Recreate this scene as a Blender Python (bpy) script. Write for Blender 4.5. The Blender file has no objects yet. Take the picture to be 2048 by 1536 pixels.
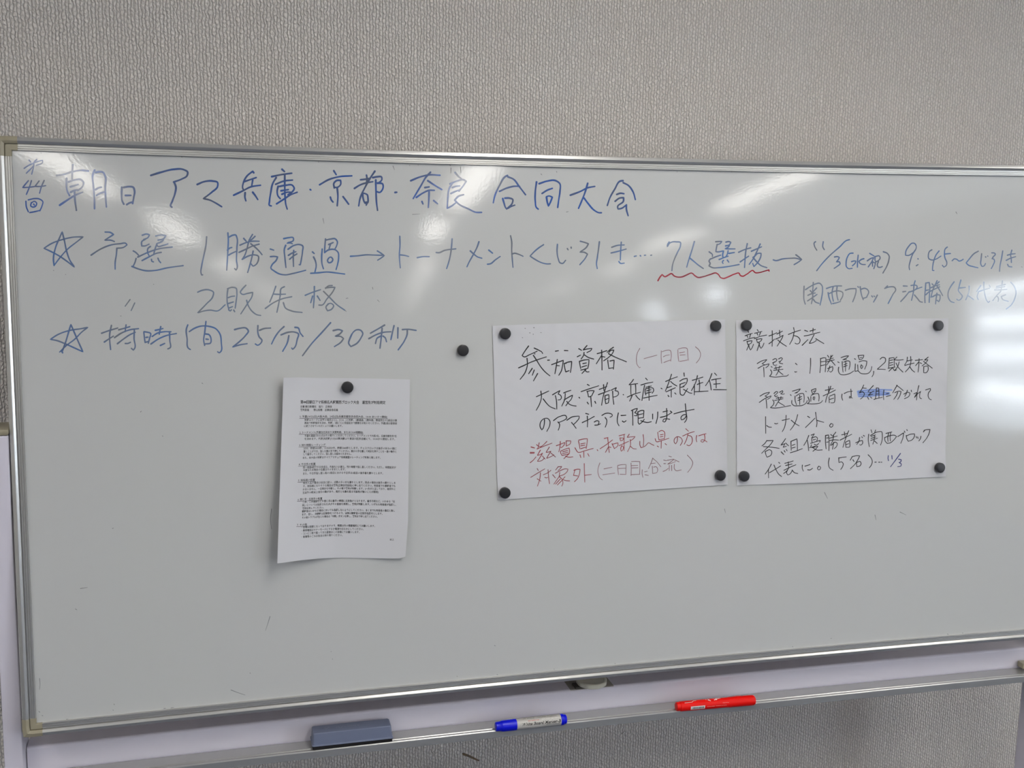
import bpy, bmesh, math, random
from mathutils import Vector, Matrix
random.seed(7)
SC = bpy.context.scene
COL = SC.collection

# ------------------------------------------------------------------ camera
FPX = 2223.0                      # focal length in pixels of the 2048 x 1536 frame
YAW, PIT, ROL = 0.260101, -0.0959997, -0.000881521
CB = Vector((0.2832135, -1.7924544, 0.6836608))      # camera seen from the board's own frame
TILT = math.radians(-4.0)         # the board leans back on its pivots
PV = Vector((0, 0.012, 0.434)); OFF = Vector((0, 0, 0.88))
RX = Matrix.Rotation(TILT, 3, 'X')
def W(p): return RX @ (Vector(p) - PV) + PV + OFF   # board frame -> room
ca, sa, cb, sb, cc, sc = math.cos(YAW), math.sin(YAW), math.cos(PIT), math.sin(PIT), math.cos(ROL), math.sin(ROL)
_f = Vector((sa*cb, ca*cb, sb)); _r = Vector((ca, -sa, 0)); _u = _r.cross(_f)
_r2 = _r*cc + _u*sc; _u2 = _u*cc - _r*sc
CW = W(CB); RW = RX @ _r2; UW = RX @ _u2; FW = RX @ _f
cam = bpy.data.cameras.new('camera'); camo = bpy.data.objects.new('camera', cam); COL.objects.link(camo)
cam.sensor_width = 36.0; cam.lens = FPX/2048*36.0; cam.clip_start = 0.02; cam.clip_end = 100
M3 = Matrix((RW, UW, -FW)).transposed()
camo.matrix_world = Matrix.Translation(CW) @ M3.to_4x4()
SC.camera = camo

# ------------------------------------------------------------------ light and exposure
SC.view_settings.view_transform = 'Standard'
try: SC.view_settings.look = 'None'
except Exception: pass
SC.view_settings.gamma = 1.0; SC.view_settings.use_curve_mapping = False
SC.view_settings.exposure = 0.35
wd = bpy.data.worlds.new('sky'); SC.world = wd; wd.use_nodes = True
wd.node_tree.nodes['Background'].inputs[0].default_value = (0.75, 0.85, 1.0, 1)
wd.node_tree.nodes['Background'].inputs[1].default_value = 1.0
TUBE = 14.5           # radiance of the ceiling lamps' diffusers
DAY = 17.0           # radiance of the daylight outside the windows
def wall_x(y): return 5.9 - 0.12*y               # the right wall runs along the lamp rows
def day_light(name, y0, y1, z0, z1, radiance, col=(0.84, 0.92, 1.0)):
    a = Vector((wall_x(y0)+.16, y0, 0)); b = Vector((wall_x(y1)+.16, y1, 0))
    L = bpy.data.lights.new(name, 'AREA'); L.shape = 'RECTANGLE'
    L.size = (b-a).length; L.size_y = z1-z0; L.color = col
    L.energy = radiance*math.pi*L.size*L.size_y
    o = bpy.data.objects.new(name, L); COL.objects.link(o)
    ax = (b-a).normalized(); zz = Vector((0, 0, 1)); n = ax.cross(zz)     # lights shine along their local -z
    if n.x < 0: n = -n; 
    ay = n.cross(ax)
    o.matrix_world = Matrix.Translation((a+b)/2+Vector((0, 0, (z0+z1)/2))) @ Matrix((ax, ay, n)).transposed().to_4x4()
WIN = [(-6.85, -4.3, 0.73, 1.99), (-14.4, -13.3, 2.05, 2.38), (-17.6, -16.2, 1.82, 2.15)]
for w in WIN: day_light('daylight', w[0], w[1], w[2], w[3], DAY)

# ------------------------------------------------------------------ pixel rays of the fitted camera -> points on surfaces
def rayw(px, py): return (px-1024)/FPX*RW - (py-768)/FPX*UW + FW
def rayb(px, py): return (px-1024)/FPX*_r2 - (py-768)/FPX*_u2 + _f
def ub(px, py, h=0.0):            # point h metres in front of the board's face (room coordinates)
    d = rayb(px, py); t = (-h-CB.y)/d.y
    return W(CB + d*t)
def ubl(px, py, h=0.0):
    d = rayb(px, py); t = (-h-CB.y)/d.y
    return CB + d*t
def uy(px, py, Y): d = rayw(px, py); return CW + d*((Y-CW.y)/d.y)
def uz(px, py, Z): d = rayw(px, py); return CW + d*((Z-CW.z)/d.z)

# ------------------------------------------------------------------ helpers
def s2l(c):
    out = []
    for v in c:
        v /= 255.0
        out.append(v/12.92 if v <= 0.04045 else ((v+0.055)/1.055)**2.4)
    return out
def mat(name, col, rough=0.5, metal=0.0, spec=0.5, noise=None, bump=None, coat=0.0, lin=False):
    m = bpy.data.materials.new(name); m.use_nodes = True
    nt = m.node_tree; b = nt.nodes['Principled BSDF']
    c = list(col) if lin else s2l(col)
    b.inputs['Base Color'].default_value = (*c, 1)
    b.inputs['Roughness'].default_value = rough; b.inputs['Metallic'].default_value = metal
    b.inputs['Specular IOR Level'].default_value = spec; b.inputs['Coat Weight'].default_value = coat
    tc = nt.nodes.new('ShaderNodeTexCoord')
    if noise:                     # (scale, strength, other colour)
        n = nt.nodes.new('ShaderNodeTexNoise'); n.inputs['Scale'].default_value = noise[0]; n.inputs['Detail'].default_value = 4
        nt.links.new(tc.outputs['Object'], n.inputs['Vector'])
        r = nt.nodes.new('ShaderNodeMapRange'); r.inputs[1].default_value = .35; r.inputs[2].default_value = .65; r.inputs[4].default_value = noise[1]
        nt.links.new(n.outputs['Fac'], r.inputs[0])
        mx = nt.nodes.new('ShaderNodeMix'); mx.data_type = 'RGBA'
        mx.inputs[6].default_value = (*c, 1); mx.inputs[7].default_value = (*(noise[2] if lin else s2l(noise[2])), 1)
        nt.links.new(r.outputs[0], mx.inputs[0]); nt.links.new(mx.outputs[2], b.inputs['Base Color'])
    if bump:                      # (scale, strength, distance)
        n = nt.nodes.new('ShaderNodeTexNoise'); n.inputs['Scale'].default_value = bump[0]; n.inputs['Detail'].default_value = 3
        nt.links.new(tc.outputs['Object'], n.inputs['Vector'])
        bp = nt.nodes.new('ShaderNodeBump'); bp.inputs['Strength'].default_value = bump[1]; bp.inputs['Distance'].default_value = bump[2]
        nt.links.new(n.outputs['Fac'], bp.inputs['Height']); nt.links.new(bp.outputs[0], b.inputs['Normal'])
    return m
def emis(name, col, k):
    m = bpy.data.materials.new(name); m.use_nodes = True; nt = m.node_tree
    b = nt.nodes['Principled BSDF']; b.inputs['Base Color'].default_value = (.8, .8, .8, 1)
    b.inputs['Emission Color'].default_value = (*col, 1); b.inputs['Emission Strength'].default_value = k
    return m
def obj(name, verts, faces, m, parent=None, smooth=False, mats=None, mi=None):
    me = bpy.data.meshes.new(name); me.from_pydata([tuple(v) for v in verts], [], faces); me.update()
    if m: me.materials.append(m)
    o = bpy.data.objects.new(name, me); COL.objects.link(o)
    if smooth:
        for p in me.polygons: p.use_smooth = True
    if parent:
        o.parent = parent; o.matrix_parent_inverse = parent.matrix_basis.inverted()
    return o
def empty(name, loc):
    o = bpy.data.objects.new(name, None); COL.objects.link(o); o.location = loc; o.empty_display_size = .05
    return o
def tag(o, label=None, cat=None, group=None, kind=None):
    if label: o['label'] = label
    if cat: o['category'] = cat
    if group: o['group'] = group
    if kind: o['kind'] = kind
    return o
class MB:
    def __init__(s): s.v = []; s.f = []
    def add(s, vs, fs):
        k = len(s.v); s.v += [Vector(v) for v in vs]; s.f += [[i+k for i in f] for f in fs]
    def box(s, a, b, fn=None):
        x0, y0, z0 = a; x1, y1, z1 = b
        vs = [(x0,y0,z0),(x1,y0,z0),(x1,y1,z0),(x0,y1,z0),(x0,y0,z1),(x1,y0,z1),(x1,y1,z1),(x0,y1,z1)]
        if fn: vs = [fn(Vector(v)) for v in vs]
        s.add(vs, [(3,2,1,0),(4,5,6,7),(0,1,5,4),(1,2,6,5),(2,3,7,6),(3,0,4,7)])
    def sweep(s, rings, caps=True, closed=True):
        n = len(rings[0]); vs = [p for r in rings for p in r]; fs = []
        for i in range(len(rings)-1):
            for j in range(n if closed else n-1):
                k = (j+1) % n
                fs.append((i*n+j, i*n+k, (i+1)*n+k, (i+1)*n+j))
        if caps:
            fs.append(tuple(range(n-1, -1, -1))); fs.append(tuple((len(rings)-1)*n+j for j in range(n)))
        s.add(vs, fs)
    def build(s, name, m, parent=None, smooth=False, bevel=0, weight=True):
        o = obj(name, s.v, s.f, m, parent, smooth)
        bm = bmesh.new(); bm.from_mesh(o.data); bmesh.ops.recalc_face_normals(bm, faces=bm.faces)
        if bevel: bmesh.ops.bevel(bm, geom=[e for e in bm.edges if e.calc_face_angle(0) > .6], offset=bevel, segments=2, affect='EDGES', profile=.5)
        bm.to_mesh(o.data); bm.free()
        if bevel or smooth:
            for p in o.data.polygons: p.use_smooth = True
            md = o.modifiers.new('w', 'WEIGHTED_NORMAL'); md.keep_sharp = False
            try: o.data.set_sharp_from_angle(angle=math.radians(35))
            except Exception: pass
            md.keep_sharp = True
        return o

# ------------------------------------------------------------------ ink strokes
def smooth_px(pts):
    if len(pts) < 3: 
        (x0, y0), (x1, y1) = pts[0], pts[-1]
        L = math.hypot(x1-x0, y1-y0); n = max(1, int(L/4))
        return [(x0+(x1-x0)*i/n, y0+(y1-y0)*i/n) for i in range(n+1)]
    sharp = [True]+[False]*(len(pts)-2)+[True]
    for i in range(1, len(pts)-1):
        a = (pts[i][0]-pts[i-1][0], pts[i][1]-pts[i-1][1]); b = (pts[i+1][0]-pts[i][0], pts[i+1][1]-pts[i][1])
        la, lb = math.hypot(*a), math.hypot(*b)
        if la < 1e-6 or lb < 1e-6: continue
        if (a[0]*b[0]+a[1]*b[1])/(la*lb) < 0.12: sharp[i] = True
    out = [pts[0]]
    for i in range(len(pts)-1):
        p1, p2 = pts[i], pts[i+1]
        p0 = pts[i-1] if not sharp[i] else (2*p1[0]-p2[0], 2*p1[1]-p2[1])
        p3 = pts[i+2] if not sharp[i+1] else (2*p2[0]-p1[0], 2*p2[1]-p1[1])
        def tan(a, b, c):
            l1 = math.hypot(b[0]-a[0], b[1]-a[1])+1e-6; l2 = math.hypot(c[0]-b[0], c[1]-b[1])+1e-6
            return ((b[0]-a[0])/l1*l2+(c[0]-b[0])/l2*l1)/(l1+l2), ((b[1]-a[1])/l1*l2+(c[1]-b[1])/l2*l1)/(l1+l2)
        L = math.hypot(p2[0]-p1[0], p2[1]-p1[1])
        t1 = tan(p0, p1, p2); t2 = tan(p1, p2, p3)
        n = max(1, min(12, int(L/1.6)))
        for k in range(1, n+1):
            t = k/n; h00 = 2*t**3-3*t*t+1; h10 = t**3-2*t*t+t; h01 = -2*t**3+3*t*t; h11 = t**3-t*t
            out.append((h00*p1[0]+h10*L*t1[0]+h01*p2[0]+h11*L*t2[0], h00*p1[1]+h10*L*t1[1]+h01*p2[1]+h11*L*t2[1]))
    return out
def ribbon(mb, pts, w, place, k, taper=.82):
    p = smooth_px(pts); n = len(p)
    if n < 2: return
    h = w/2; prev = None; L = []; R = []
    ph = random.random()*6
    for i in range(n):
        a = p[max(0, i-1)]; b = p[min(n-1, i+1)]; dx, dy = b[0]-a[0], b[1]-a[1]; l = math.hypot(dx, dy) or 1
        nx, ny = -dy/l, dx/l; t = i/(n-1)
        hh = h*(1-(1-taper)*t)*(1+.07*math.sin(ph+i*.35))
        L.append((p[i][0]+nx*hh, p[i][1]+ny*hh)); R.append((p[i][0]-nx*hh, p[i][1]-ny*hh))
    vs = []; fs = []
    for i in range(n): vs += [L[i], R[i]]
    for i in range(n-1): fs.append((2*i, 2*i+1, 2*i+3, 2*i+2))
    for e, q, sg in ((0, p[0], -1), (n-1, p[-1], 1)):
        a = L[e]; c = p[e]; r = math.hypot(a[0]-c[0], a[1]-c[1]); an = math.atan2(a[1]-c[1], a[0]-c[0])
        m0 = len(vs); vs.append(c); ids = [2*e]
        for j in range(1, 6):
            th = an + (math.pi*j/6)*(-sg)
            vs.append((c[0]+r*math.cos(th), c[1]+r*math.sin(th))); ids.append(len(vs)-1)
        ids.append(2*e+1)
        for j in range(len(ids)-1): fs.append((m0, ids[j], ids[j+1]))
    mb.add([place(x, y, k) for x, y in vs], fs)
def parse(s, ox, oy, sc_):
    out = []
    for st in s.replace('\n', ' ').split(';'):
        q = [t.split(',') for t in st.split()]
        if len(q) > 1: out.append([(ox+float(a)/sc_, oy+float(b)/sc_) for a, b in q])
    return out
INKS = {}
def ink(col, col2=None, rough=.35):
    key = (tuple(col), tuple(col2 or ()), rough)
    if key not in INKS:
        k = 1.13
        c = [min(.9, v*k) for v in s2l(col)]; c2 = [min(.9, v*k) for v in s2l(col2 or col)]
        INKS[key] = mat('ink', c, rough, noise=(26, 1.0, c2), lin=True)
    return INKS[key]
def writing(name, label, parent, m, groups, place):
    sts = []                      # strokes that stand apart from the rest of their line become objects of their own
    for (s, ox, oy, sc_, w) in groups:
        for st in parse(s, ox, oy, sc_): sts.append((st, w))
    bx = [(min(p[0] for p in st), min(p[1] for p in st), max(p[0] for p in st), max(p[1] for p in st)) for st, w in sts]
    root = list(range(len(sts)))
    def find(i):
        while root[i] != i: i = root[i]
        return i
    for i in range(len(sts)):
        for j in range(i):
            a, b = bx[i], bx[j]
            g = math.hypot(max(0, a[0]-b[2], b[0]-a[2]), max(0, a[1]-b[3], b[1]-a[3]))
            if g < max(20, .42*max(a[2]-a[0], a[3]-a[1], b[2]-b[0], b[3]-b[1])): root[find(i)] = find(j)
    cl = {}
    for i in range(len(sts)): cl.setdefault(find(i), []).append(i)
    for idx in sorted(cl.values(), key=lambda q: bx[q[0]][0]):
        mb = MB()
        for i in idx: ribbon(mb, sts[i][0], sts[i][1], place, i)
        o = obj(name, mb.v, mb.f, m, parent)
        if label: o['label'] = label
    return o

# ------------------------------------------------------------------ materials
def wallpaper():
    m = mat('wallpaper', (196, 190, 183), .75, spec=.25); nt = m.node_tree; b = nt.nodes['Principled BSDF']
    tc = nt.nodes.new('ShaderNodeTexCoord')
    mp = nt.nodes.new('ShaderNodeMapping'); mp.inputs['Scale'].default_value = (1, 1, 1)
    nt.links.new(tc.outputs['Object'], mp.inputs[0])
    sep = nt.nodes.new('ShaderNodeSeparateXYZ'); nt.links.new(mp.outputs[0], sep.inputs[0])
    def math_(op, a, b_=None):
        n = nt.nodes.new('ShaderNodeMath'); n.operation = op
        for i, q in enumerate((a, b_)):
            if q is None: continue
            if isinstance(q, (int, float)): n.inputs[i].default_value = q
            else: nt.links.new(q, n.inputs[i])
        return n.outputs[0]
    cmb = nt.nodes.new('ShaderNodeMapping'); cmb.inputs['Scale'].default_value = (150, 1, 95); nt.links.new(tc.outputs['Object'], cmb.inputs[0])
    n1 = nt.nodes.new('ShaderNodeTexNoise'); n1.inputs['Scale'].default_value = 1.0; n1.inputs['Detail'].default_value = 2.0
    nt.links.new(cmb.outputs[0], n1.inputs['Vector'])
    wob = math_('MULTIPLY', math_('SUBTRACT', n1.outputs['Fac'], .5), 8.5)
    ph = math_('ADD', math_('MULTIPLY', sep.outputs['X'], 2*math.pi/.0058), wob)
    rib = math_('ABSOLUTE', math_('SINE', math_('MULTIPLY', ph, .5)))
    n2 = nt.nodes.new('ShaderNodeTexNoise'); n2.inputs['Scale'].default_value = 1.0; n2.inputs['Detail'].default_value = 3.0
    c2 = nt.nodes.new('ShaderNodeMapping'); c2.inputs['Scale'].default_value = (300, 1, 190); nt.links.new(tc.outputs['Object'], c2.inputs[0]); nt.links.new(c2.outputs[0], n2.inputs['Vector'])
    col_ = math_('FLOOR', math_('DIVIDE', ph, 2*math.pi))
    zc = math_('ADD', math_('ADD', math_('MULTIPLY', sep.outputs['Z'], 2*math.pi/.0082), math_('MULTIPLY', col_, 2.5)), math_('MULTIPLY', math_('SUBTRACT', n2.outputs['Fac'], .5), 9.0))
    cell = math_('ABSOLUTE', math_('SINE', math_('MULTIPLY', zc, .5)))
    h = math_('ADD', math_('MULTIPLY', rib, math_('ADD', math_('MULTIPLY', cell, .55), .35)), math_('MULTIPLY', n2.outputs['Fac'], .45))
    bp = nt.nodes.new('ShaderNodeBump'); bp.inputs['Strength'].default_value = 1.0; bp.inputs['Distance'].default_value = .0036
    nt.links.new(h, bp.inputs['Height']); nt.links.new(bp.outputs[0], b.inputs['Normal'])
    n3 = nt.nodes.new('ShaderNodeTexNoise'); n3.inputs['Scale'].default_value = 7; n3.inputs['Detail'].default_value = 3; nt.links.new(tc.outputs['Object'], n3.inputs['Vector'])
    mx = nt.nodes.new('ShaderNodeMix'); mx.data_type = 'RGBA'
    mx.inputs[6].default_value = (*s2l((240, 232, 224)), 1); mx.inputs[7].default_value = (*s2l((238, 234, 229)), 1)
    nt.links.new(n3.outputs['Fac'], mx.inputs[0])
    # base colour gets darker towards the bottoms of the embossing
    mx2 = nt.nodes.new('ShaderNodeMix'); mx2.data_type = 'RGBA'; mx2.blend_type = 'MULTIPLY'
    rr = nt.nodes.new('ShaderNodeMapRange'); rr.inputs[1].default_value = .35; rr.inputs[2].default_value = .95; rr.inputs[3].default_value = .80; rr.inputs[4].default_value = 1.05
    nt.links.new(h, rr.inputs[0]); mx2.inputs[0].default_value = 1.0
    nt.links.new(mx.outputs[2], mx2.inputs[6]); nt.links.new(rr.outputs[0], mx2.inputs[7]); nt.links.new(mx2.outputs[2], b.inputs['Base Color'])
    return m
def board_mat():
    m = mat('enamel_board', (198, 199, 198), .062, spec=.4); nt = m.node_tree; b = nt.nodes['Principled BSDF']
    tc = nt.nodes.new('ShaderNodeTexCoord')
    n = nt.nodes.new('ShaderNodeTexNoise'); n.inputs['Scale'].default_value = 3.2; n.inputs['Detail'].default_value = 1
    n2 = nt.nodes.new('ShaderNodeTexNoise'); n2.inputs['Scale'].default_value = 260; n2.inputs['Detail'].default_value = 1
    nt.links.new(tc.outputs['Object'], n.inputs['Vector']); nt.links.new(tc.outputs['Object'], n2.inputs['Vector'])
    bp = nt.nodes.new('ShaderNodeBump'); bp.inputs['Strength'].default_value = 1; bp.inputs['Distance'].default_value = .0016
    nt.links.new(n.outputs['Fac'], bp.inputs['Height'])
    bp2 = nt.nodes.new('ShaderNodeBump'); bp2.inputs['Strength'].default_value = 1; bp2.inputs['Distance'].default_value = .00003
    nt.links.new(n2.outputs['Fac'], bp2.inputs['Height']); nt.links.new(bp.outputs[0], bp2.inputs['Normal']); nt.links.new(bp2.outputs[0], b.inputs['Normal'])
    return m
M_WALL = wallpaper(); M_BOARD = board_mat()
M_ALU = mat('aluminium', (204, 203, 200), .28, metal=.68)
M_ALU2 = mat('tray_aluminium', (186, 186, 184), .26, metal=.6)
M_CAP = mat('cream_plastic', (160, 153, 132), .42, noise=(30, .7, (150, 142, 120)))
M_STEEL = mat('painted_steel', (222, 218, 230), .3, noise=(9, .5, (217, 213, 225)))
M_PAPER = mat('paper', (208, 208, 212), .85, spec=.15, bump=(90, .15, .0004))
M_MAG = mat('magnet_rubber', (38, 38, 41), .36, spec=.5, bump=(500, .3, .0002))
M_PAINT = mat('room_paint', (222, 218, 210), .9)
M_CEIL = mat('ceiling_board', (240, 239, 235), .9)
M_FLOOR = mat('carpet', (62, 72, 98), .95, noise=(4, 1, (54, 64, 88)))
M_LAMP = emis('lamp_diffuser', (1.0, .97, .915), TUBE)
M_LAMPF = mat('lamp_frame', (225, 225, 222), .5)
M_BLIND = bpy.data.materials.new('blind_fabric'); M_BLIND.use_nodes = True
_nt = M_BLIND.node_tree; _nt.nodes.clear(); _o = _nt.nodes.new('ShaderNodeOutputMaterial'); _t = _nt.nodes.new('ShaderNodeBsdfTranslucent'); _d = _nt.nodes.new('ShaderNodeBsdfDiffuse'); _a = _nt.nodes.new('ShaderNodeMixShader')
_t.inputs[0].default_value = (.86, .88, .9, 1); _d.inputs[0].default_value = (.8, .8, .8, 1); _a.inputs[0].default_value = .3
_nt.links.new(_t.outputs[0], _a.inputs[1]); _nt.links.new(_d.outputs[0], _a.inputs[2]); _nt.links.new(_a.outputs[0], _o.inputs[0])

# ------------------------------------------------------------------ the room
WY = 0.30; ZC = 2.60; YB = -25.0
def quad(name, p, m, kind='structure', label=None):
    o = obj(name, p, [tuple(range(len(p)))], m)
    if kind: o['kind'] = kind
    return o
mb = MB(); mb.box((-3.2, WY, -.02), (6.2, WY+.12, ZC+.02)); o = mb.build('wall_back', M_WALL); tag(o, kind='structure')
mb = MB(); mb.box((-3.3, YB, -.12), (9.2, WY+.12, 0)); tag(mb.build('floor', M_FLOOR), kind='structure')
mb = MB(); mb.box((-3.3, YB, ZC), (9.2, WY+.12, ZC+.12)); tag(mb.build('ceiling', M_CEIL), kind='structure')
mb = MB(); mb.box((-3.3, YB, 0), (-3.2, WY, ZC)); tag(mb.build('wall_left', M_PAINT), kind='structure')
mb = MB(); mb.box((-3.2, YB-.1, 0), (9.2, YB, ZC)); tag(mb.build('wall_far', M_PAINT), kind='structure')
mb = MB()
def wseg(y0, y1, z0, z1):
    xs = [wall_x(y0), wall_x(y1)]
    mb.add([(xs[0], y0, z0), (xs[1], y1, z0), (xs[1]+.12, y1, z0), (xs[0]+.12, y0, z0), (xs[0], y0, z1), (xs[1], y1, z1), (xs[1]+.12, y1, z1), (xs[0]+.12, y0, z1)],
           [(3,2,1,0),(4,5,6,7),(0,1,5,4),(1,2,6,5),(2,3,7,6),(3,0,4,7)])
WIN2 = sorted(WIN, key=lambda w: w[0]); yc = YB
for w in WIN2:
    wseg(yc, w[0], 0, ZC); wseg(w[0], w[1], 0, w[2]); wseg(w[0], w[1], w[3], ZC); yc = w[1]
wseg(yc, WY, 0, ZC)
tag(mb.build('wall_right', M_PAINT), kind='structure')
for i, w in enumerate(WIN):       # frames, and in the big one the pale blind slats that split the daylight
    mb = MB()
    def fr(y0, y1, z0, z1, d0=.01, d1=.07):
        mb.add([(wall_x(y0)+d0, y0, z0), (wall_x(y1)+d0, y1, z0), (wall_x(y1)+d1, y1, z0), (wall_x(y0)+d1, y0, z0), (wall_x(y0)+d0, y0, z1), (wall_x(y1)+d0, y1, z1), (wall_x(y1)+d1, y1, z1), (wall_x(y0)+d1, y0, z1)],
               [(3,2,1,0),(4,5,6,7),(0,1,5,4),(1,2,6,5),(2,3,7,6),(3,0,4,7)])
    fr(w[0], w[1], w[2], w[2]+.03); fr(w[0], w[1], w[3]-.03, w[3]); fr(w[0], w[0]+.03, w[2], w[3]); fr(w[1]-.03, w[1], w[2], w[3])
    wo = tag(mb.build('window_%d' % (i+1), M_ALU2), kind='structure')
    if i == 0:
        for z0, z1 in ((1.64, 1.88), (1.37, 1.54), (1.08, 1.28), (.76, .97)):
            mb = MB(); fr(w[0]+.03, w[1]-.03, z0, z1, .03, .032); mb.build('blind_slat', M_BLIND, wo)
LAMPS = [[(-1.1,-1.75),(-.5,-5.3),(-.04,-8.2),(.44,-12.6),(1.06,-18.2),(1.6,-23.5)], [(1.1,-1.5),(1.9,-5.3),(2.2,-8.2),(2.92,-12.9),(3.45,-16.9),(4.15,-21.8)], [(2.9,-1.5),(4.03,-5.3),(4.9,-9.0),(5.68,-12.7),(6.5,-17.8),(7.08,-22.2)]]  # first lamp of each row is unseen, added to brighten board and wall
ROWN = ['row nearest the left wall', 'middle row', 'row nearest the windows']
mbf = MB(); mbf.box((-.14, -1.0, -.05), (.14, 1.0, 0)); mbd = MB(); mbd.box((-.10, -.97, -.058), (.10, .97, -.0505))
lamp0 = None
for ri, row in enumerate(LAMPS):
    for k, (x, y) in enumerate(row):
        e = empty('ceiling_light', (x, y, ZC)); e.rotation_euler.z = .12
        if lamp0 is None: fo = mbf.build('frame', M_LAMPF, e); do = mbd.build('diffuser', M_LAMP, e); lamp0 = (fo, do)
        else:
            for src in lamp0: c = src.copy(); COL.objects.link(c); c.parent = e
        for c in e.children: c.matrix_parent_inverse = Matrix.Identity(4)
        tag(e, 'long white ceiling light, %s from the whiteboard in the %s' % (('nearest', 'second', 'third', 'fourth', 'fifth', 'sixth')[k], ROWN[ri]), 'ceiling light', 'ceiling lights in the '+ROWN[ri])

# ------------------------------------------------------------------ the whiteboard on its stand
XR, HB = 1.84, 0.868
def bow(x, z): return (3.2-6.5*((x-.82))**2)*.001*(1-2*z/HB)
def B(x, h, z): return W((x, -h, z+bow(x, z)))       # board frame (h = height above the face) -> room
wb = empty('whiteboard', (0.9, 0.02, 0))
tag(wb, 'large white marker board with aluminium frame on a white steel stand, covered in blue handwriting', 'whiteboard')
NX = 24
# face
vs = []; fs = []
ny = 12
for j in range(ny+1):
    for i in range(NX+1):
        vs.append(W((-.008+(XR+.016)*i/NX, 0, -.008+(HB+.016)*j/ny)))
n0 = len(vs)
for j in range(ny):
    for i in range(NX): a = j*(NX+1)+i; fs.append((a, a+1, a+NX+2, a+NX+1))
obj('board_face', vs, fs, M_BOARD, wb)
mb = MB(); mb.box((-.006, .0015, -.006), (XR+.006, .017, HB+.006), W); mb.build('backing', M_STEEL, wb)
PROF = [(0, -.001), (0, .0030), (.0008, .0040), (.0024, .0040), (.0028, .0030), (.0033, .0038), (.0056, .0038), (.0060, .0028), (.0065, .0036), (.0086, .0036), (.0089, .0014), (.0097, .0014), (.0101, .0048), (.0106, .0053), (.0132, .0069), (.0141, .0073), (.0152, .0070), (.0190, .0054), (.0201, .0032), (.0202, -.0190), (.0010, -.0190)]
def rail(side):
    rings = []
    e = .0075
    for i in range(NX+1):
        t = i/NX; r = []
        for o_, h in PROF:
            if side == 'top': r.append(B(-e*-1+(XR-2*e)*t, h, HB+o_))
            if side == 'bottom': r.append(B(e+(XR-2*e)*t, h, -o_))
            if side == 'left': r.append(B(-o_, h, e+(HB-2*e)*t))
            if side == 'right': r.append(B(XR+o_, h, e+(HB-2*e)*t))
        rings.append(r)
    mb = MB(); mb.sweep(rings); return mb.build('frame_rail', M_ALU, wb)
for s in ('top', 'bottom', 'left', 'right'): rail(s)
def corner(cx, cz, sx, sz):
    prof = [(o_+(.0006 if o_ > .018 else 0), h+.0006) if h > 0 else (o_+(.0006 if o_ > .018 else 0), h) for o_, h in PROF]
    prof = [q for k, q in enumerate(prof) if k not in (3, 4, 5, 6, 7, 8)]
    e = .0085; rings = []
    rings.append([B(cx-sx*e, h, cz+sz*o_) for o_, h in prof])
    rings.append([B(cx-sx*0, h, cz+sz*o_) for o_, h in prof])
    for k in range(1, 4):                       # rounded outer corner
        a = math.pi/2*k/4
        rr = [(o_, h) for o_, h in prof]
        rings.append([B(cx+sx*o_*(math.sin(a)/max(math.sin(a), math.cos(a)))*(1-.06*(k == 2)), h, cz+sz*o_*(math.cos(a)/max(math.sin(a), math.cos(a)))*(1-.06*(k == 2))) for o_, h in rr])
    rings.append([B(cx+sx*o_, h, cz) for o_, h in prof])
    rings.append([B(cx+sx*o_, h, cz-sz*e) for o_, h in prof])
    mb = MB(); mb.sweep(rings); return mb.build('corner_cap', M_CAP, wb)
corner(0, HB, -1, 1); corner(0, 0, -1, -1); corner(XR, HB, 1, 1); corner(XR, 0, 1, -1)
# posts (standing a hair out of plumb), crossbar, pen tray
def wbow(x): return (3.2-6.5*(x-.82)**2)*.0009 - .0009
def post(xt, xb, w, name='post'):
    lean = lambda z: xt+(xb-xt)*(1.331-z)/(1.331-.80)
    mb = MB(); mb.box((0, 0, 0), (1, 1, 1))
    x0 = lambda z: lean(z)-w
    vs = [(x0(.05), -.01, .05), (lean(.05), -.01, .05), (lean(.05), .05, .05), (x0(.05), .05, .05), (x0(1.33), -.01, 1.33), (lean(1.33), -.01, 1.33), (lean(1.33), .05, 1.33), (x0(1.33), .05, 1.33)]
    mb.v = [Vector(v) for v in vs]; p = mb.build(name, M_STEEL, wb, bevel=.0025)
    z = 1.3302; mb = MB(); mb.box((x0(z)-.0008, -.0108, z), (lean(z)+.0008, .0508, z+.0095)); mb.build('post_cap', M_CAP, p, bevel=.003)
    mb = MB(); mb.box((lean(.05)-w-.01, -.30, .035), (lean(.05)+.01, .17, .07)); mb.build('foot', M_STEEL, wb, bevel=.004)
    for yy in (-.27, .14):
        rings = []
        for k in range(17):
            a = 2*math.pi*k/16; rings.append([(lean(.05)-w/2+dx, yy+.0175*math.cos(a)*q, .0178+.0175*math.sin(a)*q) for dx, q in ((-.011, .9), (-.009, 1), (.009, 1), (.011, .9))])
        mb = MB(); mb.sweep(rings, caps=False); mb.sweep([[rings[k][0] for k in range(16)], [rings[k][3] for k in range(16)]], caps=True); mb.build('caster', M_MAG, wb)
    return p
post(-.0212, -.0263, .0275)
post(1.9030, 1.9030, .0275)
mb = MB()
CX0, CX1 = -.0250, 1.8760
def run(profile, name, m, x0, x1, n=24, smooth=False):
    mb = MB(); mb.sweep([[(x0+(x1-x0)*i/n, y, z+wbow(x0+(x1-x0)*i/n)) for y, z in profile] for i in range(n+1)]); return mb.build(name, m, wb, smooth)
ZF = .7786
cp = [(.018, .7640), (.018, .8158), (.0184, .8170), (.0196, .8186), (.0212, .8195), (.0232, .8198), (.064, .8198), (.068, .8180), (.068, .7640)]
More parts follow.
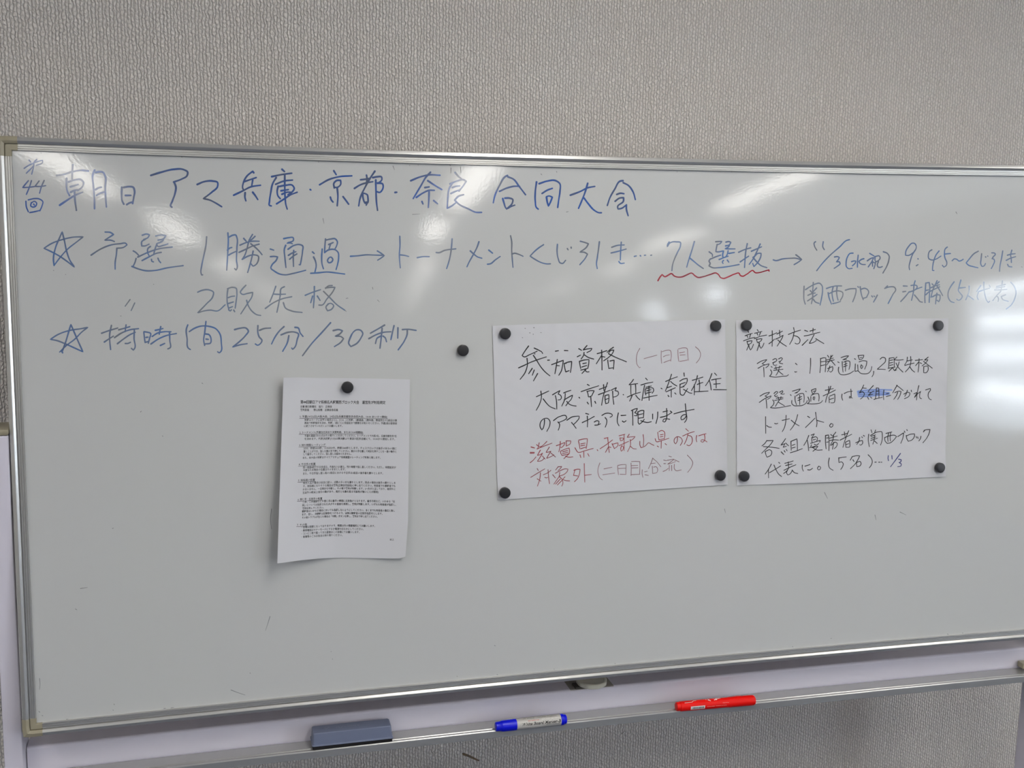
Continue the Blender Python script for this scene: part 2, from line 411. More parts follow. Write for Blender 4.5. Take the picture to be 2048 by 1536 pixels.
run(cp, 'crossbar', M_STEEL, CX0, CX1)
tp = [(.0152, ZF+.0004), (-.0130, ZF), (-.0134, ZF+.0009), (-.0141, ZF+.0014), (-.0147, ZF+.0012), (-.0155, ZF), (-.0238, ZF+.0004), (-.0243, ZF+.0018), (-.0249, ZF+.0026), (-.0255, ZF+.0026), (-.0260, ZF+.0021), (-.0266, ZF+.0011), (-.0267, ZF-.0105), (-.0250, ZF-.0108), (-.0245, ZF-.0018), (.0152, ZF-.0016)]
run(tp, 'pen_tray', M_ALU2, CX0, CX1-.02)
mb = MB(); mb.box((CX1-.0222, -.0272, ZF-.0112), (CX1-.014, .0172, ZF+.0075)); mb.build('tray_end_cap', M_CAP, wb, bevel=.002)
mb = MB(); mb.box((1.829, -.002, ZF+.0006), (1.846, .0150, ZF+.0125)); mb.build('tray_clip', M_CAP, wb, bevel=.002)
# locking dial under the middle of the bottom rail
kc = Vector((.9262, .0300, .8260))
mb = MB(); rings = []
for z, r in ((0, .0262), (.0015, .0276), (.0070, .0280), (.0085, .0266), (.0088, .0240), (.0072, .0225), (.0072, .0120), (.0080, .002)):
    rings.append([(kc.x+r*(1+.012*math.cos(9*a))*math.cos(a), kc.y+r*(1+.012*math.cos(9*a))*math.sin(a), kc.z+z) for a in [2*math.pi*k/72 for k in range(72)]])
mb.sweep(rings); mb.build('lock_dial', mat('dial_plastic', (214, 212, 196), .45), wb)
mb = MB(); mb.box((kc.x-.0435, .0195, .8199), (kc.x+.0395, .062, .8222)); mb.build('dial_plate', mat('dial_plate', (150, 146, 138), .5), wb, bevel=.0008)
mb = MB(); mb.sweep([[(kc.x+.006*math.cos(a), kc.y+.006*math.sin(a), z) for a in [2*math.pi*k/16 for k in range(16)]] for z in (.8221, kc.z)]); mb.build('dial_stem', M_ALU2, wb)
mb = MB(); mb.box((kc.x-.034, .018, .8222), (kc.x-.016, .040, .8262)); mb.build('dial_catch', mat('dial_catch', (70, 66, 60), .5), wb, bevel=.001)
# hairline scuffs and specks of old ink on the face
def pb(x, y, k): return ub(x, y, .00010+.000004*(k % 40))
SM = '''646,437 648,447;1912,424 1914,428;543,1018 541,1040 543,1058;540,1233 536,1246 531,1261;79,1357 80,1369 79,1379;462,1380 475,1385 490,1390;
161,1177 175,1175;151,1218 154,1220;225,1057 227,1056;404,766 406,768;325,872 326,873;500,1346 501,1347;665,1318 665,1318.8;662,1303 662.6,1303.6;281,824 283,822;
1649,985 1655,997;1449,1018 1451,1026;1750,1030 1752,1040;1800,1024 1812,1030;690,621 693,623;695,596 696,597;745,575 746,579;755,600 759,604;692.5,597 693.6,596.4;
1082,348 1084,350;1113,343 1114,345;819,331 820,331;836,330 837,331;900,330 901,332;637,324 638,325;650,321 652,321;363,314 365,314.6;82,306 83,306.6;1463,343 1464,344;1354,343.6 1355,344;
902,336 902,346;921,334 922,346;786,332 789,340;1133,424 1137,423;825,429 840,428;1662,1276.5 1663,1277;1895,1268 1897,1269;1925,1266 1926,1266.6;108,1461 110,1462;
228,1408 229,1410;226,1420 227,1421;328,1417 332,1416.5;342,1416 348,1415;133,1438.5 136,1438;78,1423 80,1425;84,1431 86,1432;2043,533.6 2045,534.4;107,541 108,541;131,549 132,549;307,568.5 308,568.5;241,632 243,632;
1585,1293 1586,1294;1398,1314 1400,1314;1108,1338 1109,1338.6;994,1349 996,1349.4;914,1352.4 915,1353;1230,1327 1231,1327;989,1291 991,1292'''
mb = MB()
for k, st in enumerate(parse(SM, 0, 0, 1)): ribbon(mb, st, 1.5, pb, k, .5)
o = obj('old_ink_mark', mb.v, mb.f, ink((112, 112, 116), (128, 130, 130)), wb); o['kind'] = 'stuff'
# ------------------------------------------------------------------ marker writing on the face
D = 5.12; E64 = 6.4; Z8 = 8.53333
DAI = '''298,412 315,430;248,495 300,462 370,430 435,412 436,432 372,465;375,405 350,430 345,470 325,555;340,475 300,515 270,545;
290,622 262,655 232,692 300,688 352,682;322,622 300,690 270,762;400,625 358,680 420,680 468,672;452,620 425,680 405,750;
265,832 270,890 290,940;290,818 350,805 400,808 438,835 430,880 408,930;305,948 350,940 412,925;322,845 315,880 340,892 362,885 375,850 350,832 325,848;345,862 352,872'''
ASAHI = '''580,568 640,560 740,530 830,515 905,522;745,458 740,530 738,605;682,598 680,660 690,730 712,775;703,633 760,615 830,612 855,640 845,680 815,710 795,722;
722,683 760,672 800,660;725,738 760,722 795,715;612,872 690,820 770,770 845,740;762,735 768,820 782,925;
968,515 950,560 955,660 965,780 968,908;980,535 1020,530 1055,535 1075,570 1078,700 1082,800 1090,890;980,712 1010,695 1038,688;990,770 1030,748 1075,735;
1248,690 1245,760 1252,830 1268,862;1268,690 1320,682 1365,690 1378,730 1370,790 1358,855;1285,772 1340,772;1298,866 1325,850 1360,840;
1545,567 1650,535 1780,505 1880,508 1922,535 1915,570 1860,605 1778,635;1782,635 1800,680 1790,760 1765,830 1750,885 1760,892'''
HYOGO = '''-28,660 40,632 130,625 180,640 180,680 120,740 35,805 100,820 160,850 222,888;550,540 540,525 480,575 445,640 438,700 445,715;450,632 510,612 575,590;540,615 530,672;
345,770 430,730 520,685 620,668;462,745 460,790 470,828;540,740 570,780 592,815;840,505 865,528;735,580 830,560 940,545;780,590 745,650 725,740 712,830 712,875 730,880;
775,658 860,625 948,615;800,680 790,730 800,780 822,805;815,680 880,668 945,668 965,700 940,740 900,765;830,725 905,713;840,760 890,740 935,740;785,858 860,810 930,765 995,740;
868,560 868,680 872,800 880,870 893,912;1128,712 1136,717;1370,520 1395,560;1225,663 1320,610 1430,580 1555,572;1375,695 1370,650 1400,620 1440,618 1440,660 1405,690 1375,690;
1405,695 1412,780 1405,878;1335,790 1345,820 1362,840;1465,785 1495,825 1522,862;1645,612 1690,607 1738,598;1705,565 1710,600 1705,650;1790,525 1740,600 1690,690 1640,800 1625,880;
1582,700 1640,665 1720,640 1770,632;1665,740 1670,800 1695,850 1712,850 1720,800 1712,765 1680,750;1690,850 1710,858 1702,872;1690,845 1715,840;1770,590 1810,582 1860,585 1862,610 1820,650;1820,645 1870,655 1873,700 1835,742 1815,735;
1800,615 1802,720 1808,850 1818,925;1998,742 2015,740'''
NARA = '''110,622 200,585 300,562 410,566;312,535 270,580 210,680 135,805;285,622 350,665 428,712;255,692 298,685;168,792 240,745 300,720 352,720;298,735 295,820 290,895;225,835 235,860;345,825 385,858;
565,538 600,580 632,605;515,655 590,622 650,612 678,628 650,670 605,728;530,655 505,700 490,800 483,905 530,880 575,845;538,692 570,680 612,675;522,752 570,730 605,718;
650,765 600,780 560,820 600,860 700,910 780,945 835,946;1100,568 1085,575 1020,670 970,780 955,848;1105,582 1160,605 1220,680 1285,765;1020,730 1100,695 1180,678 1225,680;
1052,805 1065,850 1080,895 1092,912;1075,800 1120,800 1155,815 1150,850 1095,910 1140,885 1175,872;1398,635 1385,740 1385,830 1400,900 1415,912;
1425,652 1510,625 1590,620 1635,650 1638,730 1625,820 1615,895;1455,752 1510,718 1560,700;1500,790 1508,840 1520,882 1545,830 1560,790 1525,778 1500,785;
1745,770 1850,730 1920,695 1995,680;1922,648 1895,740 1860,830 1828,905;1885,800 1930,860 1990,925 2040,950 2062,950'''
KAI = '''235,622 210,625 150,710 100,800 75,875;238,642 290,670 340,740 362,815;172,762 210,750 245,755;155,832 200,800 242,795 240,830 180,890 185,912 220,905 272,868;270,870 270,910 288,980'''
writing('handwriting', 'bold blue handwritten heading line', wb, ink((56, 90, 158), (82, 92, 114), .1), [(DAI, 0, 240, D, 3.0), (ASAHI, 0, 240, D, 4.2), (HYOGO, 400, 240, D, 3.9), (NARA, 800, 240, D, 3.8), (KAI, 1200, 240, D, 3.7)], pb)
L2A = '''308,518 300,440 330,280 380,160 412,88 440,200 470,340 510,450 568,538 480,470 380,400 280,345 178,298 280,235 420,185 560,155 680,152 600,215 480,310 390,410 310,515;
962,90 1030,96 1070,122 955,195 1040,196 1080,211;783,385 900,310 1040,255 1150,240 1230,238 1242,255 1200,285 1110,298;1112,298 1105,380 1090,480 1090,565;
1438,130 1490,115 1530,125 1510,160 1455,185;1480,180 1430,215 1430,268 1470,268 1525,245;1612,140 1680,128 1738,137 1725,160 1640,198;1640,192 1712,182 1695,205 1620,240 1635,272 1700,262 1765,242;
1380,410 1500,355 1650,305 1820,282;1540,275 1510,300 1508,360 1525,395;1625,240 1600,310 1582,380;1435,455 1530,405 1620,362 1680,350;1555,440 1560,465 1580,472;1638,425 1650,455 1672,482;
1322,332 1350,348 1388,385;1358,428 1345,475 1322,525;1305,530 1380,560 1480,585 1600,582 1760,548 1960,520'''
L2B = '''213,152 205,250 175,400 150,520 140,610 148,640 162,638;485,102 490,180 485,320 478,450 470,578;500,155 550,130 585,128 600,160 600,300 595,450 600,560 590,578 572,558;480,322 510,295 535,288;495,385 540,360 590,338;
688,172 720,208;800,122 760,190 730,300 700,390 668,440;832,145 790,185 755,210;640,258 720,225 800,208 885,208;628,350 720,308 800,270 885,245;778,240 840,290 890,340 922,380;
668,440 740,400 820,382 875,400 875,450 840,510 805,525 785,500;808,335 795,400 770,500 738,608;1200,175 1260,163 1322,165 1325,190 1240,233 1290,232 1310,240;1225,260 1210,300 1215,420 1228,545;
1255,310 1330,262 1400,250 1440,265 1440,340 1425,440 1412,510 1398,508;1260,388 1310,358 1355,342;1275,438 1320,400 1368,370;1328,325 1322,400 1325,530;1028,308 1072,322;
1030,405 1080,402 1122,408 1105,450 1050,510 1035,550 1080,590 1150,628 1220,638 1320,620 1480,580;1735,178 1728,250 1722,355;1745,192 1800,180 1860,178 1885,210 1875,270 1855,308;1775,250 1832,225;1800,240 1780,305;
1725,352 1760,325 1800,312 1860,318 1895,350 1902,420 1890,500 1870,570;1692,308 1685,420 1690,500 1708,560;1775,425 1760,450 1775,482 1810,475 1828,440 1800,410 1772,425;1568,345 1590,365;
1582,410 1605,460 1615,520 1600,600;1545,618 1640,612 1750,602 1880,615 1980,628'''
L2C = '''135,400 220,395 340,382 440,385 540,388;478,332 530,365 565,392 530,420 482,450;765,145 768,250 760,380 765,480 772,548;762,382 820,388 878,402;990,418 1060,405 1142,405;
1232,352 1260,355 1340,325 1482,305;1435,178 1425,300 1410,400 1390,480 1365,558;1778,215 1760,270 1700,390 1650,480 1625,535;1668,332 1710,370 1760,408 1815,425;1905,322 1952,360;1888,502 1920,498 1990,445 2050,403'''
L2D = '''135,138 148,200 150,330 158,450 166,542;152,372 185,362 230,372 295,400;558,252 500,290 440,340 385,398 440,435 540,485 600,498 645,497;735,248 730,330 745,430 770,485 800,492 840,452;862,302 872,318;910,285 912,298;
1028,208 1080,222 1132,240 1110,280 1022,348 1080,350 1120,372 1095,420 1022,508;1272,215 1262,300 1245,420 1235,500 1245,558;1430,285 1500,262 1590,255;1422,358 1500,340 1615,308;1552,220 1545,320 1540,448;1522,468 1540,490 1590,488;
1720,402 1745,396;1796,393 1802,398;1850,388 1865,386;1930,388 1942,385'''
L2E = '''245,155 225,190 222,215 250,170 290,152 340,152 390,160 390,200 350,290 310,380 288,450 280,520;568,148 545,230 510,340 485,420 470,475;505,355 560,400 620,450 682,493;842,150 920,145 900,172 855,190;860,185 850,230 843,278 870,280 935,268;
972,155 1010,148 1035,158 1020,185 968,207;968,203 1020,195 1000,220 960,240 1030,242 1088,242;940,270 930,320 935,350 960,350 985,320 1000,265;780,370 850,340 905,322;1010,300 1080,288;885,378 950,352 1000,335;940,390 925,410 935,428;990,385 1008,412;
758,280 800,320 798,340;775,368 755,400 770,425 755,460 800,482 880,482 1000,468 1140,442;1135,285 1200,255 1290,228;1245,175 1225,280 1215,400 1210,480;1155,408 1210,370 1262,335;1298,272 1360,245 1428,215;1410,180 1370,270 1320,370 1270,440;
1330,345 1380,300 1422,298 1420,330 1390,400 1330,470 1315,428;1318,350 1360,400 1420,455 1495,482;1578,382 1600,390 1700,370 1800,362 1870,362 1925,378;1868,318 1910,350 1942,378 1900,410 1845,443'''
L2F = '''350,200 330,215 335,280 372,345;482,200 475,290 500,335;928,165 890,175 760,290 600,430 450,590 370,695;675,460 730,455 758,470 735,510 705,545 760,545 770,570 720,620 668,655;990,395 940,400 895,460 872,560 880,630 910,658 975,655;
965,540 1010,528 1040,530 1030,560 980,610;1078,430 1068,530 1065,635;1175,490 1140,500 1090,535 1110,570 1150,588 1200,590;1275,400 1310,420 1352,445;1235,525 1290,488 1345,468 1310,540 1250,630;1320,530 1325,620;1330,545 1355,560;1365,465 1372,530 1388,542;
1370,452 1440,445 1454,475 1425,520 1388,542;1375,545 1365,600 1345,660;1425,540 1405,590 1415,630 1450,638 1490,625;1508,372 1570,395 1605,440 1600,520 1570,610 1500,735'''
L2G = '''205,262 180,228 140,225 80,280 30,370 25,430 70,435 140,400 190,350 210,280 200,245;190,345 140,430 110,520 88,640 95,678;238,490 242,498;210,610 240,590;475,338 440,360 415,430 425,490 480,512 560,490 630,445;598,358 550,420 510,520 490,620 485,690 510,692;
738,292 705,320 690,400 700,480 730,550 725,600 680,635 655,602;700,410 750,405 792,402;822,525 860,492 900,500 940,530 980,520 1010,500;1268,362 1200,400 1110,500 1060,562 1100,600 1180,625 1262,645;1325,405 1315,500 1310,580 1335,622 1370,610 1390,572;
1392,458 1398,465;1428,445 1432,448;1498,390 1545,395 1560,410 1530,450 1500,490 1535,498 1545,530 1525,590 1490,658;1685,358 1665,480 1640,600 1630,705;1765,430 1830,412 1898,405;1745,518 1810,485 1905,455;1840,345 1820,430 1830,490 1832,555;1768,588 1785,618 1840,630'''
writing('handwriting', 'second line of blue handwriting, beginning with a star', wb, ink((86, 116, 164), (110, 115, 126), .1), [(L2A, 60, 450, E64, 3.3), (L2B, 380, 450, E64, 3.3), (L2C, 680, 450, E64, 3.2), (L2D, 1000, 450, E64, 3.0), (L2E, 1300, 460, E64, 3.0), (L2F, 1590, 460, Z8, 2.8), (L2G, 1808, 460, Z8, 2.7)], pb)
RED = '102,648 130,600 155,570 190,598 230,580 275,558 310,588 350,602 410,600 470,575 535,552 575,585 610,606 680,598 770,570 850,552 880,575 900,605 935,620 1000,600 1080,565 1140,553 1155,580 1180,592 1240,565 1320,520 1345,545 1400,545 1460,528 1520,512;1520,512 1524,526'
writing('underline', 'wavy red underline', wb, ink((160, 36, 52), (120, 30, 45), .12), [(RED, 1300, 460, E64, 2.9)], pb)
L3B = '''98,860 150,838 240,830 300,860 290,920 210,1010 98,1125 180,1100 260,1090 350,1100 450,1022;485,815 475,900 478,1000 498,1085;480,815 540,798 590,810 600,870 590,980 578,1065;490,930 530,915 570,910;490,1005 555,985;505,1060 545,1045;495,1085 515,1100 530,1085;560,1090 572,1110;
715,772 670,820 645,865 665,885 740,875 803,862 795,910 740,1000 650,1138;725,965 745,1030 800,1110 860,1150 905,1158;1098,785 1065,880 1020,988;1075,885 1140,888 1222,885;1208,790 1170,810 1155,900 1135,1010 1112,1118;965,1068 1060,1000 1180,945 1302,918;1195,995 1220,1060 1300,1100 1435,1120;
1475,900 1560,865 1670,828;1592,788 1590,900 1580,1060;1570,910 1545,995;1630,910 1665,965;1820,775 1770,780 1735,812;1735,805 1800,798 1857,798 1830,850 1750,950 1690,1025 1650,1025;1710,850 1790,930 1880,1020 1980,1090;1770,1010 1740,1050 1760,1098 1810,1080 1838,1030 1800,1002 1765,1012'''
writing('handwriting', 'faded third line of blue handwriting', wb, ink((106, 126, 156), (122, 126, 132), .1), [('1280,955 1218,1040;1340,998 1295,1095', 60, 450, E64, 2.8), (L3B, 380, 450, E64, 3.0)], pb)
L3F = '''155,960 150,1080 155,1200 175,1265;180,1018 260,965 340,925 420,910 460,950 470,1030 455,1150 428,1282;312,895 305,1000 300,1060;260,1035 290,1070;368,990 330,1030 300,1065;220,1115 290,1085 345,1075;215,1210 290,1160 375,1100;305,1060 300,1160 280,1258;310,1180 350,1230 410,1252;
538,998 620,970 700,955 795,955;565,1070 580,1150 622,1265;585,1085 660,1050 750,1040 815,1070 815,1120 775,1200;650,975 632,1060 640,1150 655,1215;718,970 710,1060 720,1140 735,1198;645,1255 700,1245 775,1220;858,1028 940,1005 1040,1000 1042,1040 1025,1120 985,1225;1072,965 1085,982;
1112,968 1125,1060 1145,1140 1165,1190;1130,1010 1190,995 1240,1020 1258,1060 1240,1110 1220,1148;1170,1165 1225,1148;1310,1125 1325,1145;1348,1128 1360,1138;1405,1112 1375,1170 1340,1230;1578,955 1530,998;1535,995 1620,970 1700,980 1718,1010 1670,1100 1590,1255;1850,955 1915,958;1840,1055 1890,1048;1805,1220 1870,1150 1940,1065'''
L3G = '''120,948 180,940 222,955 220,990 195,1015;190,868 172,930 165,1020 150,1110 128,1200;82,1060 150,1040 220,1005 305,975;178,1108 230,1170 280,1225 315,1232;372,905 365,1000 355,1120 358,1240;375,905 430,895 440,960 435,1100 430,1235;380,1030 420,1022;372,1105 430,1050;480,920 505,945;565,865 540,920 500,1000 460,1150;598,885 560,920;
462,985 540,950 605,935;450,1045 520,1010 608,970;560,950 610,1030 660,1120;485,1140 560,1105 615,1110 615,1170 595,1225 565,1200;562,1080 550,1160 538,1262;855,885 800,960 755,1060 755,1150 800,1220 855,1240;970,855 945,950 930,1040 960,1080 995,1130 970,1180 925,1200 900,1180;945,990 1048,980;
1112,958 1110,1040 1085,1120 1055,1190;1085,1115 1130,1145 1185,1185'''
L3H = '''1310,948 1275,1000 1240,1050;1270,1060 1250,1150 1268,1188;1275,1050 1350,1025 1460,995;1362,890 1365,1010 1385,1120 1410,1200 1440,1240 1462,1215;1455,940 1472,975;1580,965 1650,950 1730,930;1680,870 1665,980 1650,1050;1575,990 1655,978 1720,965;1545,1022 1640,1022 1755,1012;1650,1050 1590,1110 1515,1205;1575,1130 1600,1140 1612,1190 1605,1220;1735,1105 1660,1135 1680,1180 1780,1218;1822,890 1880,960 1912,1060 1890,1170 1830,1280 1745,1350'''
writing('handwriting', 'small blue handwriting at the right edge', wb, ink((100, 126, 164), (126, 130, 138), .08), [(L3F, 1590, 460, Z8, 2.7), (L3G, 1808, 460, Z8, 2.7), (L3H, 1808, 460, Z8, 2.4)], pb)
L4A = '''175,735 210,640 240,540 265,455 310,560 345,640 388,735 300,695 200,650 120,620 55,608 130,560 260,515 360,500 438,485 380,530 300,610 220,670 150,738;180,745 168,728;
580,545 650,520 745,492;680,465 662,560 665,650 672,712;608,635 660,600 700,575;755,510 810,495 868,478;830,460 820,530;712,590 780,545 870,510 958,498;742,652 810,600 870,560 925,535;915,505 912,600 918,700 905,718 885,700;822,650 848,650 875,638;
1012,535 1018,590 1025,640;1015,530 1050,535 1080,545 1070,600 1058,648;1035,588 1055,585;1028,638 1058,630;1130,515 1165,508 1208,497;1185,478 1170,555;1098,578 1150,545 1220,530 1290,530;1085,655 1160,605 1240,570 1345,548;1275,530 1278,620 1280,695 1258,705;1182,670 1225,650;
1462,460 1448,500 1455,600 1470,700 1488,712;1478,528 1530,495 1600,472 1680,475 1750,500 1790,550 1805,640 1798,735 1785,745 1768,735;1648,425 1635,540 1625,620 1635,670;1640,552 1680,560 1700,600 1695,645 1640,655;1650,605 1672,608'''
L4B = '''150,508 200,495 270,495 290,520 260,570 200,630 128,687 200,665 278,652;388,468 388,540 400,580 430,620 410,655 385,668 362,655;405,515 450,498 518,492;655,478 610,520 560,590 528,655;768,485 800,490 820,540 850,578;625,562 700,535 770,535 802,550 790,610 765,690 745,710 735,698;705,570 690,640 642,730;
1132,438 1050,530 940,650 845,775;1160,518 1220,508 1255,520 1230,550 1180,576 1240,580 1265,600 1240,635 1172,682;1350,555 1330,600 1318,650 1340,682 1400,650 1445,590 1462,545 1440,515 1400,510 1360,540 1345,565;
1685,462 1620,500 1540,545;1525,600 1600,560 1680,535 1750,530;1660,495 1650,600 1638,698;1645,575 1610,595 1592,650;1670,575 1690,590 1705,632;1782,468 1765,540 1750,610;1822,490 1820,595;1868,508 1920,505 2008,516;1918,510 1915,560 1890,620 1825,715'''
writing('handwriting', 'fourth line of blue handwriting, beginning with a second star', wb, ink((84, 114, 164), (112, 118, 130), .1), [(L4A, 90, 560, D, 3.3), (L4B, 440, 560, D, 3.4)], pb)

# ------------------------------------------------------------------ the three sheets of paper
def clampf(a, lo=0., hi=1.): return max(lo, min(hi, a))
def polyl(pts, t):                # point at parameter t (by arc length) on a polyline
    Ls = [0]
    for a, b in zip(pts, pts[1:]): Ls.append(Ls[-1]+math.hypot(b[0]-a[0], b[1]-a[1]))
    s = t*Ls[-1]
    for i in range(len(pts)-1):
        if s <= Ls[i+1] or i == len(pts)-2:
            q = (s-Ls[i])/(Ls[i+1]-Ls[i]); return (pts[i][0]+(pts[i+1][0]-pts[i][0])*q, pts[i][1]+(pts[i+1][1]-pts[i][1])*q)
def sheet(name, T, Bm, Lf, Rt, off, nu, nv, label, cat):
    c00, c10, c01, c11 = T[0], T[-1], Bm[0], Bm[-1]
    P = []
    for j in range(nv+1):
        v = j/nv
        for i in range(nu+1):
            u = i/nu; t = polyl(T, u); b = polyl(Bm, u); l = polyl(Lf, v); r = polyl(Rt, v)
            q = []
            for a in (0, 1):
                q.append((1-v)*t[a]+v*b[a]+(1-u)*l[a]+u*r[a]-((1-u)*(1-v)*c00[a]+u*(1-v)*c10[a]+(1-u)*v*c01[a]+u*v*c11[a]))
            P.append(q)
    n = len(P); vs = [ub(x, y, off(x, y)+.00012) for x, y in P]+[ub(x, y, off(x, y)) for x, y in P]; fs = []
    for j in range(nv):
        for i in range(nu):
            a = j*(nu+1)+i; fs.append((a, a+nu+1, a+nu+2, a+1)); fs.append((n+a, n+a+1, n+a+nu+2, n+a+nu+1))
    rim = [i for i in range(nu+1)]+[j*(nu+1)+nu for j in range(1, nv+1)]+[nv*(nu+1)+i for i in range(nu-1, -1, -1)]+[j*(nu+1) for j in range(nv-1, 0, -1)]
    for a, b in zip(rim, rim[1:]+rim[:1]): fs.append((a, b, n+b, n+a))
    o = obj(name, vs, fs, M_PAPER)
    for p in o.data.polygons: p.use_smooth = True
    try: o.data.set_sharp_from_angle(angle=math.radians(50))
    except Exception: pass
    tag(o, label, cat); return o
def offA(x, y):
    vv = clampf((y-752)/372, 0, 1.05); a = clampf((672-x)/112, 0, 1.1); b = clampf((x-712)/100, 0, 1.05)
    o = .0011+(.008+.020*vv)*a**1.5+.010*b**1.7*vv**1.6+.0012*b
    o += .00018*max(0, (613-x)-max(0, (y-768))*.25)*math.exp(-max(0, y-752)/34)
    o += .0010*math.exp(-((x-642)**2+(y-1100)**2)/900.)
    d = math.hypot(x-695, y-775); return .0008+(o-.0008)*clampf((d-9)/14)
A4 = sheet('printed_notice', [(567,755.5),(596,754.8),(640,756),(700,756.4),(760,757.4),(820,759)], [(554.7,1126.6),(562,1126),(600,1120.7),(640,1117),(676,1115.6),(740,1116.4),(800,1117),(811,1113)],
    [(567,755.5),(560,965),(558.6,1000),(554.7,1126.6)], [(820,759),(818,900),(816,1042),(811,1113)], offA, 60, 70, 'white printed notice hanging by one magnet, its lower left corner curling forward', 'notice')
def wr(x, y, s): return .00035*(math.sin(x*.043+s)*math.sin(y*.05+1.3*s)+.6*math.sin((x+y)*.085+s)+.4*math.sin((x-1.7*y)*.13))
def offP1(x, y):
    v = clampf((y-650)/345); c = (1-abs(math.sin(max(0, min(1, (x-1000)/450))*math.pi)))
    o = .0012+wr(x, y, .5)*.8+.0016*math.sin(clampf((x-990)/462)*math.pi)*v**4+.0006*math.exp(-((x-1113)/9)**2)+.0030*clampf((x-1432)/22)**2
    return max(.0005, o)
P1 = sheet('handwritten_sheet', [(984.8,651.8),(1050,649),(1112,647.2),(1220,644.4),(1340,641.5),(1450.3,638.8)], [(996,1000),(1060,995.6),(1132,990.4),(1220,984.8),(1340,977),(1455.5,969.2)],
    [(984.8,651.8),(989.6,810),(996,1000)], [(1450.3,638.8),(1452.5,800),(1455.5,969.2)], offP1, 120, 60, 'wide handwritten sheet with red and black writing, fixed by four magnets', 'paper')
def offP2(x, y):
    v = clampf((y-640)/330)
    o = .0012+wr(x, y, 2.1)*1.1+.0022*math.sin(clampf((x-1474)/420)*math.pi)*v**4+.0005*math.exp(-((x-1680)/9)**2)+.0050*clampf((x-1850)/44)**2*(.6+.4*math.sin(y*.035))
    return max(.0005, o)
P2 = sheet('handwritten_sheet', [(1472.3,640.6),(1580,639.8),(1700,638.6),(1785,637.2),(1896.8,636.8)], [(1473.6,971),(1560,967.8),(1680,963.2),(1780,958.6),(1892,952.9)],
    [(1472.3,640.6),(1473,810),(1473.6,971)], [(1896.8,636.8),(1894,760),(1891,900),(1892,952.9)], offP2, 120, 60, 'wide handwritten sheet at the right with black writing and a blue scribble', 'paper')
def onP(off): return lambda x, y, k: ub(x, y, off(x, y)+.00028+.000004*(k % 40))
p1, p2 = onP(offP1), onP(offP2)
BLK = ink((20, 20, 24), (32, 32, 38), .7); REDI = ink((150, 44, 52), (120, 46, 54), .6); MAUV = ink((112, 84, 90), (128, 76, 84), .6)
J1 = '''658,530 600,610 548,692 575,712 680,675 805,618;755,565 830,600 890,640 898,658;762,662 768,664;740,688 800,780 870,890 950,980 1022,1038;488,902 560,870 700,805 850,750 962,715;632,740 638,850 600,980 515,1098;720,912 660,1002;755,940 722,1028;812,1000 742,1125;
1052,848 1150,810 1252,773 1240,850 1215,960 1175,1028;1148,760 1130,880 1108,1002;1265,825 1275,900 1292,970;1270,828 1330,805 1394,793 1388,880 1372,980;1295,970 1350,950;1118,618 1168,608;1270,605 1330,608;985,772 1015,770;1130,862 1185,866;1290,828 1305,820;
1515,575 1562,602;1655,522 1588,598 1660,580 1740,568 1725,600 1655,640;1490,712 1545,685;1605,640 1600,680 1555,752;1610,680 1680,725 1770,752;1525,790 1535,850 1548,912;1530,790 1600,770 1690,760 1685,830 1670,910;1585,830 1645,818;1568,888 1650,862;1550,940 1665,912;1640,925 1570,998;1620,935 1650,970 1690,968;
1830,660 1900,640 1995,608;1905,600 1910,750 1912,938;1905,690 1815,832;1920,710 1962,718'''
K1 = '''58,552 0,590 -50,640;-20,640 10,605 66,598 50,640 -20,720 -108,782;-25,660 60,705 280,798;-38,770 -30,850 -20,910;0,785 70,770 65,850 58,925;-20,912 55,900'''
K1R = '''510,568 470,640 450,750 465,850 500,900 518,890;580,745 690,715 802,685;875,612 872,720 882,825;890,628 960,602 1028,605 1045,680 1035,790;910,712 960,690 1015,680;918,812 970,790 1030,770;1158,592 1162,700 1172,790;1165,580 1240,562 1310,568 1325,660 1335,775;1185,645 1275,630;1195,685 1285,678;1188,792 1250,782 1320,768;1458,542 1520,600 1545,660 1530,740 1472,820'''
writing('handwriting', 'large black heading', P1, BLK, [(J1, 980, 630, Z8, 2.3), (K1, 1220, 630, Z8, 2.2)], p1)
writing('handwriting', 'thin reddish words in brackets', P1, MAUV, [(K1R, 1220, 630, Z8, 1.25)], p1)
J2 = '''792,1395 900,1345 1002,1298;868,1300 878,1400 850,1510 790,1626;908,1432 960,1500 1020,1560 1115,1602;1068,1362 1130,1325 1195,1288 1162,1350 1195,1362 1218,1400 1205,1440 1160,1450;1115,1375 1132,1450 1140,1606;1258,1330 1320,1305 1380,1285;1285,1340 1275,1440 1225,1555;1265,1450 1330,1410 1410,1366 1390,1430 1330,1500 1295,1548;1310,1475 1350,1520 1410,1545 1470,1554;1520,1405 1532,1420;
1662,1185 1695,1205;1555,1308 1680,1265 1855,1208;1655,1300 1670,1340 1680,1395;1660,1305 1720,1290 1778,1293 1765,1320 1740,1370;1690,1400 1740,1378;1720,1395 1725,1470 1732,1565;1660,1490 1680,1520;1790,1475 1805,1508;1865,1270 1930,1245 1992,1220;1938,1190 1945,1290;2005,1155 1960,1290 1925,1420 1905,1540;1850,1360 1930,1330 2048,1285;
1962,1380 1965,1450 1975,1515;1965,1375 2028,1358 2030,1430 2020,1500;1975,1440 2020,1425;1975,1512 2020,1500'''
